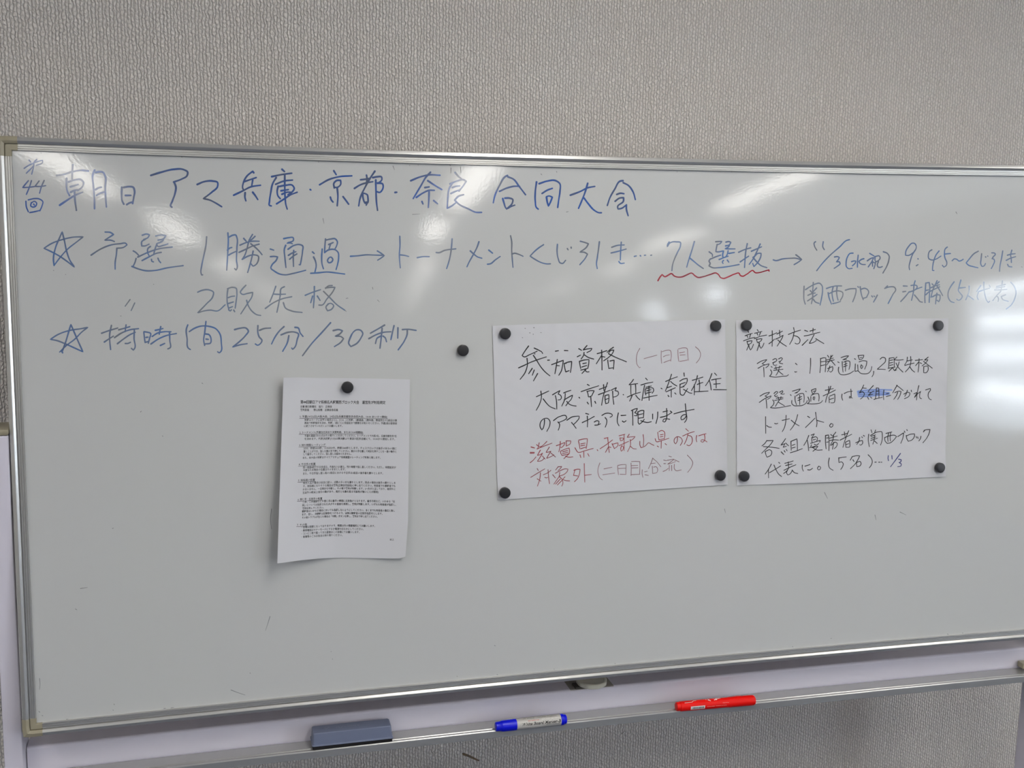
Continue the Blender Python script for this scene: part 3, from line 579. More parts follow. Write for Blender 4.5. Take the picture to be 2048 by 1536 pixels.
K2 = '''20,1285 60,1262 110,1238 85,1292 135,1305 145,1350 90,1395 60,1400;45,1300 50,1400 65,1525;225,1358 232,1364;400,1100 365,1150 322,1192 400,1180 472,1172;355,1205 355,1290 358,1355;435,1185 440,1260 440,1340;295,1402 400,1355 520,1318;378,1370 355,1430 335,1470;440,1370 470,1410 510,1445;
608,1078 638,1110;528,1195 630,1165 732,1145;590,1200 570,1300 545,1460;612,1235 660,1222 705,1212;600,1270 600,1320 612,1365;605,1262 670,1245 735,1250 745,1290 720,1335;625,1295 700,1275;620,1335 705,1315;570,1418 680,1395 805,1370;665,1215 665,1340 668,1458;872,1250 890,1260;
950,1135 1050,1090 1150,1055;1050,1012 1020,1100 985,1200 945,1298;1035,1135 1080,1175 1142,1212;980,1240 1050,1215;958,1312 1040,1275 1115,1242;1045,1270 1045,1340 1045,1402;990,1370 1000,1395 1010,1388;1105,1330 1128,1352;
1262,990 1268,1045;1190,1130 1250,1095 1315,1080 1318,1120 1290,1185 1240,1225;1195,1180 1195,1280 1210,1360 1245,1370 1290,1310 1325,1255;1205,1180 1285,1150;1210,1235 1265,1222;1255,1270 1310,1300 1360,1330 1398,1335;
1405,1115 1490,1090 1585,1060;1492,1035 1470,1130 1430,1220 1390,1290;1440,1190 1440,1280 1438,1365;1490,1185 1540,1165 1585,1150;1520,1110 1530,1200 1525,1300;1450,1310 1560,1305 1675,1298;1738,1000 1700,1100 1630,1208;1695,1110 1715,1190 1728,1280;1785,992 1820,1030;1735,1108 1800,1095 1895,1080;1770,1180 1880,1172;1808,1095 1812,1180 1812,1245;1765,1275 1860,1275 1988,1276'''
writing('handwriting', 'second line of black writing', P1, BLK, [(J2, 980, 630, Z8, 2.1), (K2, 1220, 630, Z8, 2.0)], p1)
L5 = '''930,250 925,330 905,400 885,425 858,380 865,290 920,235 980,228 1020,270 1018,350 970,450;1085,265 1180,200 1300,190 1308,212 1220,280 1165,300;1160,290 1185,320 1185,370 1165,430;1312,260 1400,205 1520,188 1522,215 1480,280 1430,330;1392,298 1430,345 1470,398;1635,145 1685,158;1575,300 1680,250 1780,195;1660,190 1665,280 1662,375;
1780,290 1830,268 1858,280 1845,335;1790,345 1840,340 1885,320;1910,178 1970,145 2040,143 2085,165 2086,185 2048,210;1965,215 1990,250 1990,310 1968,378'''
M5 = '''142,135 125,240 130,310 155,355;190,180 270,175;212,275 235,292 275,268;365,95 420,70 468,58 450,100 420,132 460,150 455,185 415,182;385,100 388,220 390,345;475,115 480,220 480,300;478,118 540,92 578,93 575,150 570,218;490,165 560,150;490,225 565,215;480,300 498,330 540,300 585,245;525,268 590,290 640,298 705,285;
728,155 728,240;815,120 812,200 785,315;905,118 985,100;860,212 960,185 1058,125;965,60 970,150 965,230 930,290 900,280 915,245 970,235 1020,245;1030,105 1058,125;1092,152 1200,120 1320,95 1435,75;1285,-20 1295,100 1300,190 1260,240 1220,255 1210,220 1250,170 1300,165 1312,210 1300,260 1272,298'''
writing('handwriting', 'third line of black writing', P1, BLK, [(L5, 980, 810, Z8, 2.1), (M5, 1220, 810, Z8, 2.1)], p1)
L6 = '''700,715 760,732;700,718 760,735;685,808 758,808;685,825 755,822;685,985 740,940 785,885;795,678 840,708 880,712;970,622 900,690 860,715;800,750 900,710 1058,652;840,645 815,750;860,770 808,862 870,840 900,818 850,900 808,962 880,950 930,905;895,870 940,925;1012,720 955,810 1010,800 1042,788 1000,850 965,912 1060,870 1090,850;1040,820 1118,888;
1132,695 1200,670 1278,638 1260,690 1215,730 1205,720;1200,622 1195,700 1175,800;1300,615 1302,700;1300,612 1378,612 1372,655 1302,702;1205,790 1210,830 1230,862;1210,785 1280,755 1350,733 1358,790 1350,835;1240,800 1325,775;1235,832 1330,805;1230,862 1350,832;1345,835 1260,918;1290,875 1340,890 1415,885;
1510,615 1525,680 1535,750;1515,600 1600,580 1662,575 1655,660 1640,745;1550,665 1625,650;1550,697 1620,685;1550,745 1635,720;1450,730 1500,805 1620,780 1762,740;1600,800 1602,895;1535,850 1550,898;1668,830 1692,875;1830,765 1840,780;1950,572 2015,555;1880,745 1980,680 2092,595;2010,570 2022,700 2035,810;2020,720 1970,808;2030,715 2065,725'''
M6 = '''35,660 75,745;50,668 135,645 135,690 80,742;155,525 255,500;170,560 178,612 225,592 230,565 170,562;240,510 240,620 240,780;155,695 240,655 320,620;200,695 185,730 190,790 215,770 225,710 200,695;328,500 292,552 350,545 428,538 400,575 350,610;345,590 350,680 300,795;345,700 400,745 450,750;
565,505 575,600 568,700;510,620 512,690 530,730 600,700 665,645 700,665 750,690;815,465 822,530 835,595;835,455 880,435 925,455 935,510 925,580;860,510 910,500;858,545 905,535;835,592 920,575;770,575 790,625 870,610 1005,568;875,615 872,740;805,700 830,715;940,660 965,680;
1150,545 1145,620 1120,665 1098,640 1100,580 1150,540 1210,560 1235,610 1200,690;1292,405 1340,448;1240,530 1340,485 1440,452;1330,500 1305,590 1268,670;1330,515 1390,540 1405,600 1390,660 1350,695 1310,680;1480,520 1470,580 1480,630;1515,525 1580,505 1640,490;1610,500 1620,560 1610,610 1580,635 1550,620 1560,595 1610,600 1655,630'''
writing('handwriting', 'fourth line, in red', P1, REDI, [(L6, 980, 810, Z8, 1.6), (M6, 1220, 810, Z8, 1.5)], p1)
L7 = '''805,1085 825,1120;695,1235 800,1170 935,1090;862,1155 850,1260 810,1385;805,1260 870,1300;910,1190 980,1160 1040,1115;990,1105 1000,1230 1015,1345;935,1235 965,1245 985,1235;1160,1058 1120,1110;1160,1055 1225,1050 1200,1085 1160,1120;1115,1165 1200,1120 1280,1090 1332,1093 1320,1130 1270,1180 1180,1215;1070,1190 1115,1245;1190,1150 1180,1220;
1185,1215 1090,1350;1180,1220 1230,1270 1245,1330 1225,1385;1200,1262 1120,1350;1225,1290 1150,1365;1280,1225 1238,1272 1300,1290 1360,1295;1450,1100 1425,1205;1430,1115 1500,1095 1538,1098 1525,1180 1490,1260 1440,1310;1430,1200 1500,1212;1608,1000 1612,1150 1618,1318;1615,1200 1730,1185'''
writing('handwriting', 'fifth line, beginning in red', P1, REDI, [(L7, 980, 810, Z8, 1.5)], p1)
L8 = '1875,988 1845,1080 1850,1190 1880,1250 1920,1280;1945,1090 2082,1062;1925,1190 2130,1162'
M8 = '''130,1040 135,1110 145,1192;135,1030 205,1018 274,1016 272,1100 270,1185;145,1085 265,1078;170,1182 270,1185;358,990 362,1090 358,1205;365,965 440,962 510,966 510,1080 505,1180;370,1035 475,1030;375,1075 480,1070;365,1188 510,1182;550,1105 548,1180 562,1235;590,1140 638,1130;598,1190 655,1202;730,905 700,990 655,1088;730,910 800,970 868,1055;700,1000 775,990;
722,1045 728,1170;745,1060 790,1055 812,1090 800,1150 730,1168;1005,875 1050,885;915,940 965,950;918,1000 950,1000;905,1135 960,1110 995,1080;975,945 1095,923 1040,970 980,1012 1060,990 1120,965;1100,935 1180,970;1012,1030 1010,1122;1052,1030 1055,1122;1098,1010 1100,1090 1120,1115 1218,1108;1318,855 1380,920 1412,980 1390,1060 1325,1150'''
writing('handwriting', 'thin mauve words in brackets', P1, MAUV, [(L8, 980, 810, Z8, 1.2), (M8, 1220, 810, Z8, 1.25)], p1)

N1 = '''300,262 320,298;258,355 320,332 382,312;288,350 305,385;352,322 335,385;230,442 320,408 425,380;290,450 305,510;295,450 377,438 360,480 310,505;318,520 285,600;320,505 330,560 350,600 380,555 400,500;465,250 485,280;420,312 480,298 545,280;462,312 475,345;520,300 500,350;415,405 500,370 625,342;450,412 470,475;455,415 547,403 530,440 475,470;505,480 462,608;495,475 510,540 530,570 560,530 580,480;
665,358 740,330 800,302;720,268 722,400 718,535;665,490 720,450 760,410;800,325 850,300 895,275;845,262 850,360;780,412 850,380 908,343 895,380 850,460 805,532;815,425 880,480 965,535;1085,215 1100,280;995,332 1100,290 1205,258;1095,290 1070,400 1018,502;1090,350 1160,375 1195,420 1180,480 1140,495 1110,480;
1275,262 1328,280;1365,275 1458,247;1418,228 1415,300;1265,358 1340,345 1430,320 1535,295;1232,518 1290,460 1330,420;1435,335 1390,420 1352,486 1420,470 1475,435;1465,405 1530,445 1602,488'''
writing('handwriting', 'heading of four characters', P2, BLK, [(N1, 1460, 630, Z8, 1.8)], p2)
N2 = '''465,828 540,785 630,760 600,795 545,832 590,850;478,910 560,865 668,833 650,870 610,900;575,895 580,980 582,1058;730,765 780,745 800,760 780,795 725,815;760,800 735,830 750,855 800,852;830,750 880,730 897,745 865,785 830,795;860,790 840,820 900,832;705,882 720,892;690,935 712,970 705,1010 672,1046 760,1060 900,1045 980,1035 998,1018;
755,912 880,882;745,945 830,935 905,925;780,880 792,935;845,872 835,925;830,945 810,990 785,1030;825,950 860,985 905,1018;1118,825 1145,850;1105,968 1120,975 1140,968;1375,738 1375,850 1362,998;1545,740 1545,860 1535,985;1545,745 1600,730 1637,733 1635,850 1625,972;1550,800 1625,790;1550,865 1620,850;1665,690 1690,725;1752,688 1715,735;
1645,770 1765,735;1650,800 1780,765;1725,690 1700,780 1650,855;1725,775 1795,858;1665,915 1750,880 1755,910 1740,960 1715,975 1700,960;1705,870 1690,920 1665,970;1840,800 1865,815;1895,728 1960,705 2025,695 2000,725 1920,765 1990,757;1855,890 1850,950 1880,1010 1940,1022 2000,1012 2060,990 2110,955;1915,795 1918,870 1930,975;1940,805 1990,785 2040,790 2048,840 2030,930;1945,850 2000,825;1940,885 2000,860;1975,800 1970,960'''
O2 = '''248,745 268,758;308,690 330,762;315,692 407,686 400,720 372,755;345,730 378,724;330,762 372,755;325,800 390,780 458,788 450,850 420,925;300,850 310,960;262,835 255,963 310,955 345,990 420,1005 490,990 530,940 542,880;362,850 355,900 370,918 388,875 362,850;575,960 570,1010 545,1055;685,755 720,725 770,735 775,790 720,850 633,926 700,925 775,930;
840,740 835,820 830,900;840,738 922,726 925,800 925,880;855,775 905,765;850,820 905,808;850,860 905,848;820,910 940,888;890,905 835,960;900,900 935,950 965,935;970,718 925,765;925,765 1000,770 1080,762;1010,800 985,880 930,950;955,820 1000,900 1075,975;1150,720 1140,790 1105,850;1145,785 1235,765;1205,710 1210,800 1190,880 1115,972;1105,862 1180,840 1265,820;1190,880 1230,940 1275,975;
1285,775 1410,762;1350,745 1345,860 1332,975;1345,800 1290,865;1365,815 1395,830;1505,720 1440,770 1502,763 1470,810 1400,870;1425,790 1500,850 1575,908;1430,880 1428,985 1470,985 1500,950 1502,868 1430,880'''
writing('handwriting', 'second line of black writing', P2, BLK, [(N2, 1460, 630, Z8, 1.7), (O2, 1680, 630, Z8, 1.7)], p2)
N3 = '''512,1385 590,1340 678,1318 650,1350 595,1385 640,1402;500,1492 590,1430 703,1378 690,1405 640,1440;615,1435 622,1500 628,1590;750,1340 800,1305 818,1320 790,1350 760,1370;760,1372 780,1395 810,1378;845,1320 895,1290 903,1310 860,1345 900,1352 930,1345;790,1420 905,1405;760,1460 905,1430;820,1400 835,1440;870,1395 865,1435;730,1450 750,1485 740,1530 688,1582 760,1588 880,1575 1035,1545;
850,1440 810,1500 775,1560;830,1490 930,1550;1065,1300 1203,1260 1170,1300 1100,1335 1150,1325;1030,1360 1045,1375;1055,1460 1055,1510 1090,1545 1160,1550 1240,1540 1300,1500 1320,1460;1110,1385 1110,1450 1135,1535;1130,1380 1190,1345 1252,1343 1265,1400 1260,1490;1160,1420 1225,1390;1160,1460 1225,1430;1190,1370 1190,1530;
1290,1300 1305,1310;1330,1400 1350,1450 1350,1490 1313,1512 1400,1518 1500,1510 1550,1495 1580,1460;1390,1285 1410,1350;1395,1280 1467,1253 1460,1300 1420,1345;1425,1305 1450,1297;1380,1390 1380,1475;1385,1370 1450,1345 1507,1343 1520,1400 1515,1470;1425,1400 1420,1440 1440,1450 1450,1400 1425,1397;
1625,1285 1700,1270 1765,1255;1685,1220 1680,1330;1590,1380 1690,1335 1800,1280;1720,1215 1690,1310 1650,1400 1630,1490;1690,1400 1695,1500;1700,1385 1787,1348 1790,1430 1775,1495 1720,1500;1705,1440 1770,1420'''
O3 = '''35,1350 30,1400 45,1455;70,1340 140,1310 210,1300;185,1265 190,1350 180,1415 155,1415 165,1385 210,1420;405,1195 380,1250 330,1330;385,1245 450,1250;330,1330 385,1310 415,1340 390,1400 350,1435;568,1205 500,1280 478,1312 530,1320 575,1298;535,1320 480,1372 560,1352;470,1400 490,1440;520,1400 545,1420;620,1245 615,1330 605,1430;625,1245 662,1248 665,1330 665,1420;625,1300 660,1295;625,1350 660,1345;580,1440 650,1420 720,1405;750,1280 740,1360 745,1445;790,1345 835,1335;790,1392 865,1370;
975,1200 945,1250 900,1330;965,1200 1020,1240 1078,1290;935,1325 1000,1300 1043,1305 1020,1380 985,1440;985,1320 960,1380 918,1440;1090,1350 1160,1320 1190,1330 1180,1380 1100,1430;1150,1285 1130,1345 1105,1390;1215,1285 1220,1310;1345,1205 1320,1320 1305,1450;1262,1345 1320,1318 1268,1412 1320,1350 1380,1300 1360,1350 1370,1420 1390,1430;1460,1280 1540,1253 1545,1275 1510,1330 1505,1390 1530,1435 1560,1445'''
writing('handwriting', 'third line of black writing, part of it struck out', P2, BLK, [(N3, 1460, 630, Z8, 1.7), (O3, 1680, 630, Z8, 1.7)], p2)
SCR = '305,1308 400,1290 600,1278 880,1280;310,1330 500,1318 700,1312 840,1330;315,1360 500,1352 700,1345 838,1352;322,1388 450,1386 600,1372 828,1352'
p2s = lambda x, y, k: ub(x, y, offP2(x, y)+.00016+.000001*k)
writing('pen_scribble', 'pale blue highlighter scribble', P2, ink((146, 168, 212), (124, 150, 208), .6), [(SCR, 1680, 630, Z8, 4.4)], p2s)
p2t = lambda x, y, k: ub(x, y, offP2(x, y)+.00019+.000001*k)
writing('pen_scribble', 'dark blue strike-through lines', P2, ink((88, 112, 186), (112, 118, 150), .6), [(SCR, 1680, 630, Z8, 1.3)], p2t)
Q4 = '''607,285 608,420 610,570;625,435 660,460 708,464;762,400 790,408 815,398;890,348 950,335 1015,320;958,262 950,380 925,480 892,540;1155,250 1130,340 1090,430 1028,515;1045,345 1110,400 1180,440;1325,278 1362,302;1288,470 1370,390 1450,310;1460,210 1475,320 1485,390 1475,458;1480,345 1540,365 1600,380;1725,402 1700,440 1720,465 1750,450 1758,415 1725,402'''
writing('handwriting', 'fourth line of black writing', P2, BLK, [(Q4, 1460, 800, Z8, 1.7)], p2)
Q5 = '''630,690 600,735 545,785;635,695 738,690 690,760 620,830 540,910;570,795 700,805 840,825;600,880 615,940 630,975;610,875 680,850 707,868 700,940 635,975;948,660 915,710 868,772 940,742 905,808 962,788;950,735 1000,782;875,885 918,930;925,865 942,890;960,845 975,868;1040,705 1042,790 1045,860;1045,705 1142,663 1150,760 1150,850;1060,775 1110,755;1060,820 1115,805;1030,900 1130,870 1235,830;
1345,605 1310,690 1260,775;1320,690 1335,780 1342,865;1385,600 1442,576 1395,645;1395,650 1470,630 1492,648 1480,700;1395,665 1400,720;1420,680 1465,670;1375,740 1460,712 1542,688 1530,720;1390,765 1378,800;1440,755 1470,772 1515,742;1450,790 1355,815;1400,812 1502,788 1470,830 1415,875;1405,805 1470,850 1575,852;
1630,605 1630,720 1640,835;1635,605 1682,596 1690,700 1688,865;1650,650 1680,645;1650,720 1680,715;1720,590 1745,610;1805,550 1755,615;1700,652 1830,615;1700,692 1780,680 1855,685;1770,590 1750,700 1710,775;1730,772 1800,720 1827,735 1820,790 1780,830;1770,720 1750,840'''
S5 = '''28,595 90,580 135,562;75,545 90,640;0,685 90,640 200,585;148,525 110,620 75,720 50,808;95,720 100,800;100,715 163,688 168,740 165,800 100,808;105,760 150,745;268,730 340,700 382,690 385,740 350,770 335,762;335,640 320,710 285,760;372,628 385,645;400,605 418,618;490,585 482,680 500,795;530,510 545,560;608,512 590,560;520,605 640,545 712,543 722,600 715,700 692,770;530,622 605,595;530,655 612,630;525,690 640,652;590,600 580,690 560,755;590,700 635,742;
785,570 885,545;760,640 770,700 800,735;765,640 850,610 940,605 965,625 920,680 860,730 805,742;830,565 815,640 820,710;865,555 855,640 860,700;985,625 1040,590 1087,558 1075,640 1038,740;1098,530 1108,555;1140,505 1150,525;1130,605 1140,660 1165,705;1140,610 1200,585 1273,578 1270,620 1230,680 1165,705;1300,625 1310,650;1325,630 1335,660;1380,620 1372,660 1345,700;1440,515 1422,545;1425,545 1450,515 1537,503 1520,570 1480,650 1415,730'''
writing('handwriting', 'fifth line of black writing', P2, BLK, [(Q5, 1460, 800, Z8, 1.7), (S5, 1680, 800, Z8, 1.7)], p2)
Q6 = '''705,1095 660,1180 600,1265;655,1180 658,1330;675,1240 760,1190 865,1125;750,1110 790,1200 835,1270 880,1305;832,1065 850,1082;935,1080 1000,1065 1078,1040;995,1058 1000,1150;950,1118 1060,1092;920,1200 1020,1150 1125,1105;1010,1150 960,1220 915,1255;985,1190 965,1240 985,1280 1020,1265 1065,1200;1060,1195 1100,1240 1158,1255;1235,1110 1232,1160 1252,1215;1278,1130 1365,1102;1325,1190 1360,1195 1410,1165;1515,1130 1492,1165 1510,1192 1540,1180 1545,1145 1515,1130;
1695,990 1680,1080 1700,1160 1760,1200;1855,985 1860,1070 1900,1055 1930,1080 1920,1140 1890,1185;1860,990 1920,978 1985,972'''
S6 = '''210,965 175,1028;215,965 290,950 337,953 310,1010 260,1090 178,1172;220,1020 240,1050;280,1060 285,1135;285,1065 345,1050 360,1085 340,1125 290,1138;480,935 530,990 550,1040 535,1110 500,1158;595,1062 620,1060;660,1062 685,1062;705,1062 715,1062'''
writing('handwriting', 'last line of black writing', P2, BLK, [(Q6, 1460, 800, Z8, 1.7), (S6, 1680, 800, Z8, 1.7)], p2)
writing('handwriting', 'dark blue date at the end of the last line', P2, ink((48, 58, 122), (60, 66, 110), .6), [('825,950 820,1000 828,1035;885,950 890,1008;1032,912 960,1010 862,1140;1000,1010 1045,1020 1040,1050 1005,1070 1045,1090 1040,1125 985,1138', 1680, 800, Z8, 2.0)], p2)
writing('pen_dot', None, P1, BLK, [('596,228 604,230;742,215 758,217;676,305 684,306;735,328 742,329;868,300 874,301;552,385 558,388', 980, 630, Z8, 1.2)], p1)
# ------------------------------------------------------------------ printed lines of the notice
def text_pts(s, bold=0.0, shear=0.0, res=2):
    c = bpy.data.curves.new('t', 'FONT'); c.body = s; c.resolution_u = res; c.offset = bold; c.shear = shear
    o = bpy.data.objects.new('t', c); COL.objects.link(o); bpy.context.view_layer.update()
    dg = bpy.context.evaluated_depsgraph_get(); ev = o.evaluated_get(dg); me = ev.to_mesh()
    vs = [(v.co.x, v.co.y) for v in me.vertices]; fs = [tuple(p.vertices) for p in me.polygons]
    ev.to_mesh_clear(); bpy.data.objects.remove(o); bpy.data.curves.remove(c)
    return vs, fs
LINES = [
(601,771,804.6,'第44回朝日アマ将棋名人戦関西ブロック大会　運営及び対局規定',0,8.0),
(600.5,664,813.6,'主催 朝日新聞社　協力　正棋会',0,5.6),(600.5,676,820.2,'審判委員　　野山知敬　正棋会各役員',0,5.6),
(600,774.5,833.2,'1. 予選(10/22(日)大阪大会、29日(日)兵庫京都奈良合同大会、10:00 あいさつ開始)',1,5.6),
(609,794,840,'対戦はカードに記載の相手(1と2、3と4…)と対戦。1勝通過、2敗失格。敗者同士の2局目は事',0,5.6),
(609,794,846,'務局で対戦相手を決め、対戦。1局ごとに世話役まで勝敗をお知らせください。予選2局は昼食前',0,5.6),
(608,685,852,'に終了させていただくようお願いします。',0,5.6),
(599,726,864.6,'2. トーナメント(予選当日決まり次第対局、または13:00頃開始)',1,5.6),
(609,793,871.3,'予選を通過された方はその場でくじ引きしてください。トーナメントで大阪9名、兵庫京都奈良7名',0,5.6),
(609,790,877.4,'を決めます。代表決定戦(11/3)は準決勝より東淀川区民会館にて、10:00から開始します。',0,5.6),
(598.5,651,889.6,'3. 持ち時間/レーティング',1,5.6),
(607,793,896,'25分、秒読み30秒。11/3は50分、秒読み40秒とします。チェスクロックは後手の好みの側に',0,5.6),
(607,793,902.3,'置くことができ、指した側の手で押してください。駒から手を離して時計を押すことを一連の動作と',0,5.6),
(607,703,907.8,'して着手してください。指し直しは認められません。',0,5.6),
(605.5,761,914.6,'また、本大会の対戦はすべてアマチュア将棋連盟のレーティング対象と致します。',0,5.6),
(597.5,631,927.2,'4. 千日手の処置',1,5.6),
(606,792,933.8,'同一局面4回で千日手成立。先後を入れ替え、残り時間で指し直しください。ただし、時間設定が',0,5.6),
(606,691,939,'大変なため時計の位置はそのままとします。',0,5.6),
(606,766,945.8,'また、千日手指し直し局の3局目における千日手は3局目の後手番を勝ちとします。',0,5.6),
(596.5,630,958.8,'5. 持将棋の処置',1,5.6),
(606,791,964.6,'双方入玉の場合27点法に従い、点数の多い方を勝ちとします。同点の場合は後手の勝ちとしま',0,5.6),
(606,791,970.8,'す。持将棋になりそうな場合は審判(正棋会世話役)に申し出てください。対局者でも観戦者でも',0,5.6),
(605.5,791,977,'かまいません。一旦時計を中断し、その場で審判が判断します。(一方が入玉しており、相手陣に',0,5.6),
(605,757,983.3,'玉以外10枚以上自分の駒があり、両方とも駒を取る可能性が無いことが原則)',0,5.6),
(595.5,644.5,996.4,'6. 禁じ手・反則手の処置',1,5.6),
(605,790,1001.8,'二歩、二手連続などの禁じ手は着手の瞬間に反則負けとなります。着手不明など、いわゆる「反',0,5.6),
(604.5,792,1008.2,'則」については指摘された人がその直前を再現し、審判が判断します。いずれも対局者が指摘し、',0,5.6),
(604.5,648,1014.6,'審判を呼んでください。',0,5.6),
(604,790,1020.2,'観戦者はいかなる場合においても指摘しないようにしてください。あくまでも対局者の責任と致し',0,5.6),
(604,765,1026.4,'ます。但し、決勝戦は記録係をつけるので、以降は観戦者の反則手指摘可とします。',0,5.6),
(604,755,1032.6,'その他トラブルが生じた場合は「中断」ボタンを押し、審判まで申し出てください。',0,5.6),
(594,614,1046.4,'7. その他',1,5.6),
(603,750,1051.4,'・会場は禁煙となっておりますので、喫煙は外の喫煙場所にてお願いします。',0,5.6),
(603,727,1058,'・携帯電話はマナーモードにするか電源を切るかにしてください。',0,5.6),
(603,719,1064.2,'・コンビニ等で買ってきた昼食はこの会場にてお願いします。',0,5.6),
(603,685,1070.4,'・食事等のごみは各自お持ち帰りください。',0,5.6),
(779.5,788,1077.6,'以上',0,5.0)]
def drop(x, y): vv = clampf((y-790)/280); return .008*(x-700)+4.6*vv*clampf((672-x)/72)**1.3+.012*vv*max(0, x-720)
mb = MB(); M_TON = mat('toner', (22, 22, 26), .6)
for xs, xe, yc_, s, und, hh in LINES:
    vs, fs = text_pts(s, .006, res=1)
    dd = .016 if hh < 7 else .02; n_ = len(vs)          # heavy toner: each line is laid down twice, a hair apart
    vs = [(a-dd, b-dd*.5) for a, b in vs]+[(a+dd, b+dd*.5) for a, b in vs]; fs = fs+[tuple(i+n_ for i in f) for f in fs]
    x0 = min(v[0] for v in vs); x1 = max(v[0] for v in vs); k = (xe-xs)/(x1-x0); ky = max(min(k, hh*1.12), hh*.92)
    pts = []
    for a, b in vs:
        X = xs+(a-x0)*k; Y = yc_-(b-.37)*ky; Y += drop(X, Y); pts.append(ub(X, Y, offA(X, Y)+.0002+(.00001 if len(pts) >= n_ else 0)))
    mb.add(pts, fs)
    if und:
        q = [(xs-1+(xe-xs+2)*i/10, yc_+3.5) for i in range(11)]; q = [(a, b+drop(a, b)) for a, b in q]
        mu = MB(); ribbon(mu, q, .75, lambda x, y, k_: ub(x, y, offA(x, y)+.00018), 0, 1); obj('underline', mu.v, mu.f, M_TON, A4)
o = obj('printed_text', mb.v, mb.f, M_TON, A4); o['kind'] = 'stuff'

# ------------------------------------------------------------------ round magnets
NB = RX @ Vector((0, -1, 0)); XB = Vector((1, 0, 0)); ZB = RX @ Vector((0, 0, 1))
MAG = [(927, 701, lambda x, y: .0002, 'round black magnet alone on the bare board between the notice and the sheets'),
 (695.5, 775, lambda x, y: .0011, 'round black magnet holding the top of the printed notice'),
 (1011.5, 667.5, offP1, 'round black magnet at the top left corner of the red and black sheet'),
 (1433.5, 652, offP1, 'round black magnet at the top right corner of the red and black sheet'),
 (1442.6, 951.5, offP1, 'round black magnet at the bottom right corner of the red and black sheet'),
 (1011, 986.5, offP1, 'round black magnet at the bottom left corner of the red and black sheet'),
 (1495, 651, offP2, 'round black magnet at the top left of the right-hand sheet, touching the heading'),
 (1879.3, 651.3, offP2, 'round black magnet at the top right corner of the right-hand sheet'),
 (1490.3, 953.2, offP2, 'round black magnet at the bottom left corner of the right-hand sheet'),
 (1882.3, 936, offP2, 'round black magnet at the bottom right corner of the right-hand sheet')]
mesh0 = None
for px, py, of, lb in MAG:
    h0 = of(px, py)+.0003; TH = .0075
    c = ub(px, py, h0+TH) - NB*(h0+TH) + NB*h0
    if mesh0 is None:
        prof = [(.0090, 0), (.0097, .0007), (.0097, .0062), (.0093, .0071), (.0085, .0075), (.0060, .0076), (.0020, .0077)]
        mb = MB(); n = 40
        mb.sweep([[XB*(r*.97*math.cos(2*math.pi*k/n))+ZB*(r*.97*math.sin(2*math.pi*k/n))+NB*z for k in range(n)] for r, z in prof])
        o = mb.build('magnet', M_MAG, smooth=True); mesh0 = o
    else: o = mesh0.copy(); COL.objects.link(o)
    o.location = c; tag(o, lb, 'magnet', 'round black magnets on the board')

# ------------------------------------------------------------------ board eraser in the tray
er = empty('board_eraser', (.487, -.005, ZF+.0018))
tag(er, 'slate grey board eraser with black felt underside, standing in the pen tray', 'eraser')
M_ER = mat('slate_plastic', (112, 120, 144), .42, bump=(900, .2, .0002)); M_FELT = mat('black_felt', (24, 24, 26), .95, bump=(700, .8, .0006))
zb = ZF+.0018+wbow(.48)
def loop(x0, x1, y0, y1, z, r=.003):
    out = []
    for cx, cy, a0 in ((x1-r, y1-r, 0), (x0+r, y1-r, 90), (x0+r, y0+r, 180), (x1-r, y0+r, 270)):
        for k in range(5): a = math.radians(a0+22.5*k); out.append((cx+r*math.cos(a), cy+r*math.sin(a), z))
    return out
ex0, ex1 = .4195, .5555
mb = MB(); mb.sweep([loop(ex0+.0015, ex1-.0015, -.0225, .0120, zb, .002), loop(ex0+.0015, ex1-.0015, -.0225, .0120, zb+.0062, .002)]); mb.build('felt_pad', M_FELT, er)
mb = MB(); mb.sweep([loop(ex0, ex1, -.0235, .0132, zb+.0058), loop(ex0, ex1, -.0237, .0134, zb+.0066), loop(ex0, ex1, -.0232, .0130, zb+.0078), loop(ex0+.0012, ex1-.0012, -.0218, .0115, zb+.0084), loop(ex0+.0022, ex1-.0030, -.0207, .0085, zb+.0262), loop(ex0+.0028, ex1-.0036, -.0200, .0078, zb+.0274), loop(ex0+.0042, ex1-.0050, -.0186, .0066, zb+.0280)])
body = mb.build('eraser_body', M_ER, er, smooth=True)
mb = MB()
def emb(x, y, k): return Vector((ex0+.022+x*.001, -.0065+y*.001, zb+.0282+.000002*k))
for st in ('0,3 2.5,-3.5 5,0', '1.5,4 4,-1 8,4', '5.5,2.5 9.5,3', '20,-2.5 20.5,3', '22,0 24,2 23,3 26,-2', '28,-2 30,2.5 31,0 32,2.5', '34,-2 34,2.5 37,0', '39,2.5 41,-2 43,2.5', '45,-2 45,3', '47,0 49,2.5 50,-1', '52,-2 52,2.5', '55,2.5 57,-2 59,2.5'):
    for p in parse(st, 0, 0, 1): ribbon(mb, p, .9, emb, 1)
obj('raised_logo', mb.v, mb.f, mat('slate_plastic_light', (134, 141, 162), .4), body)

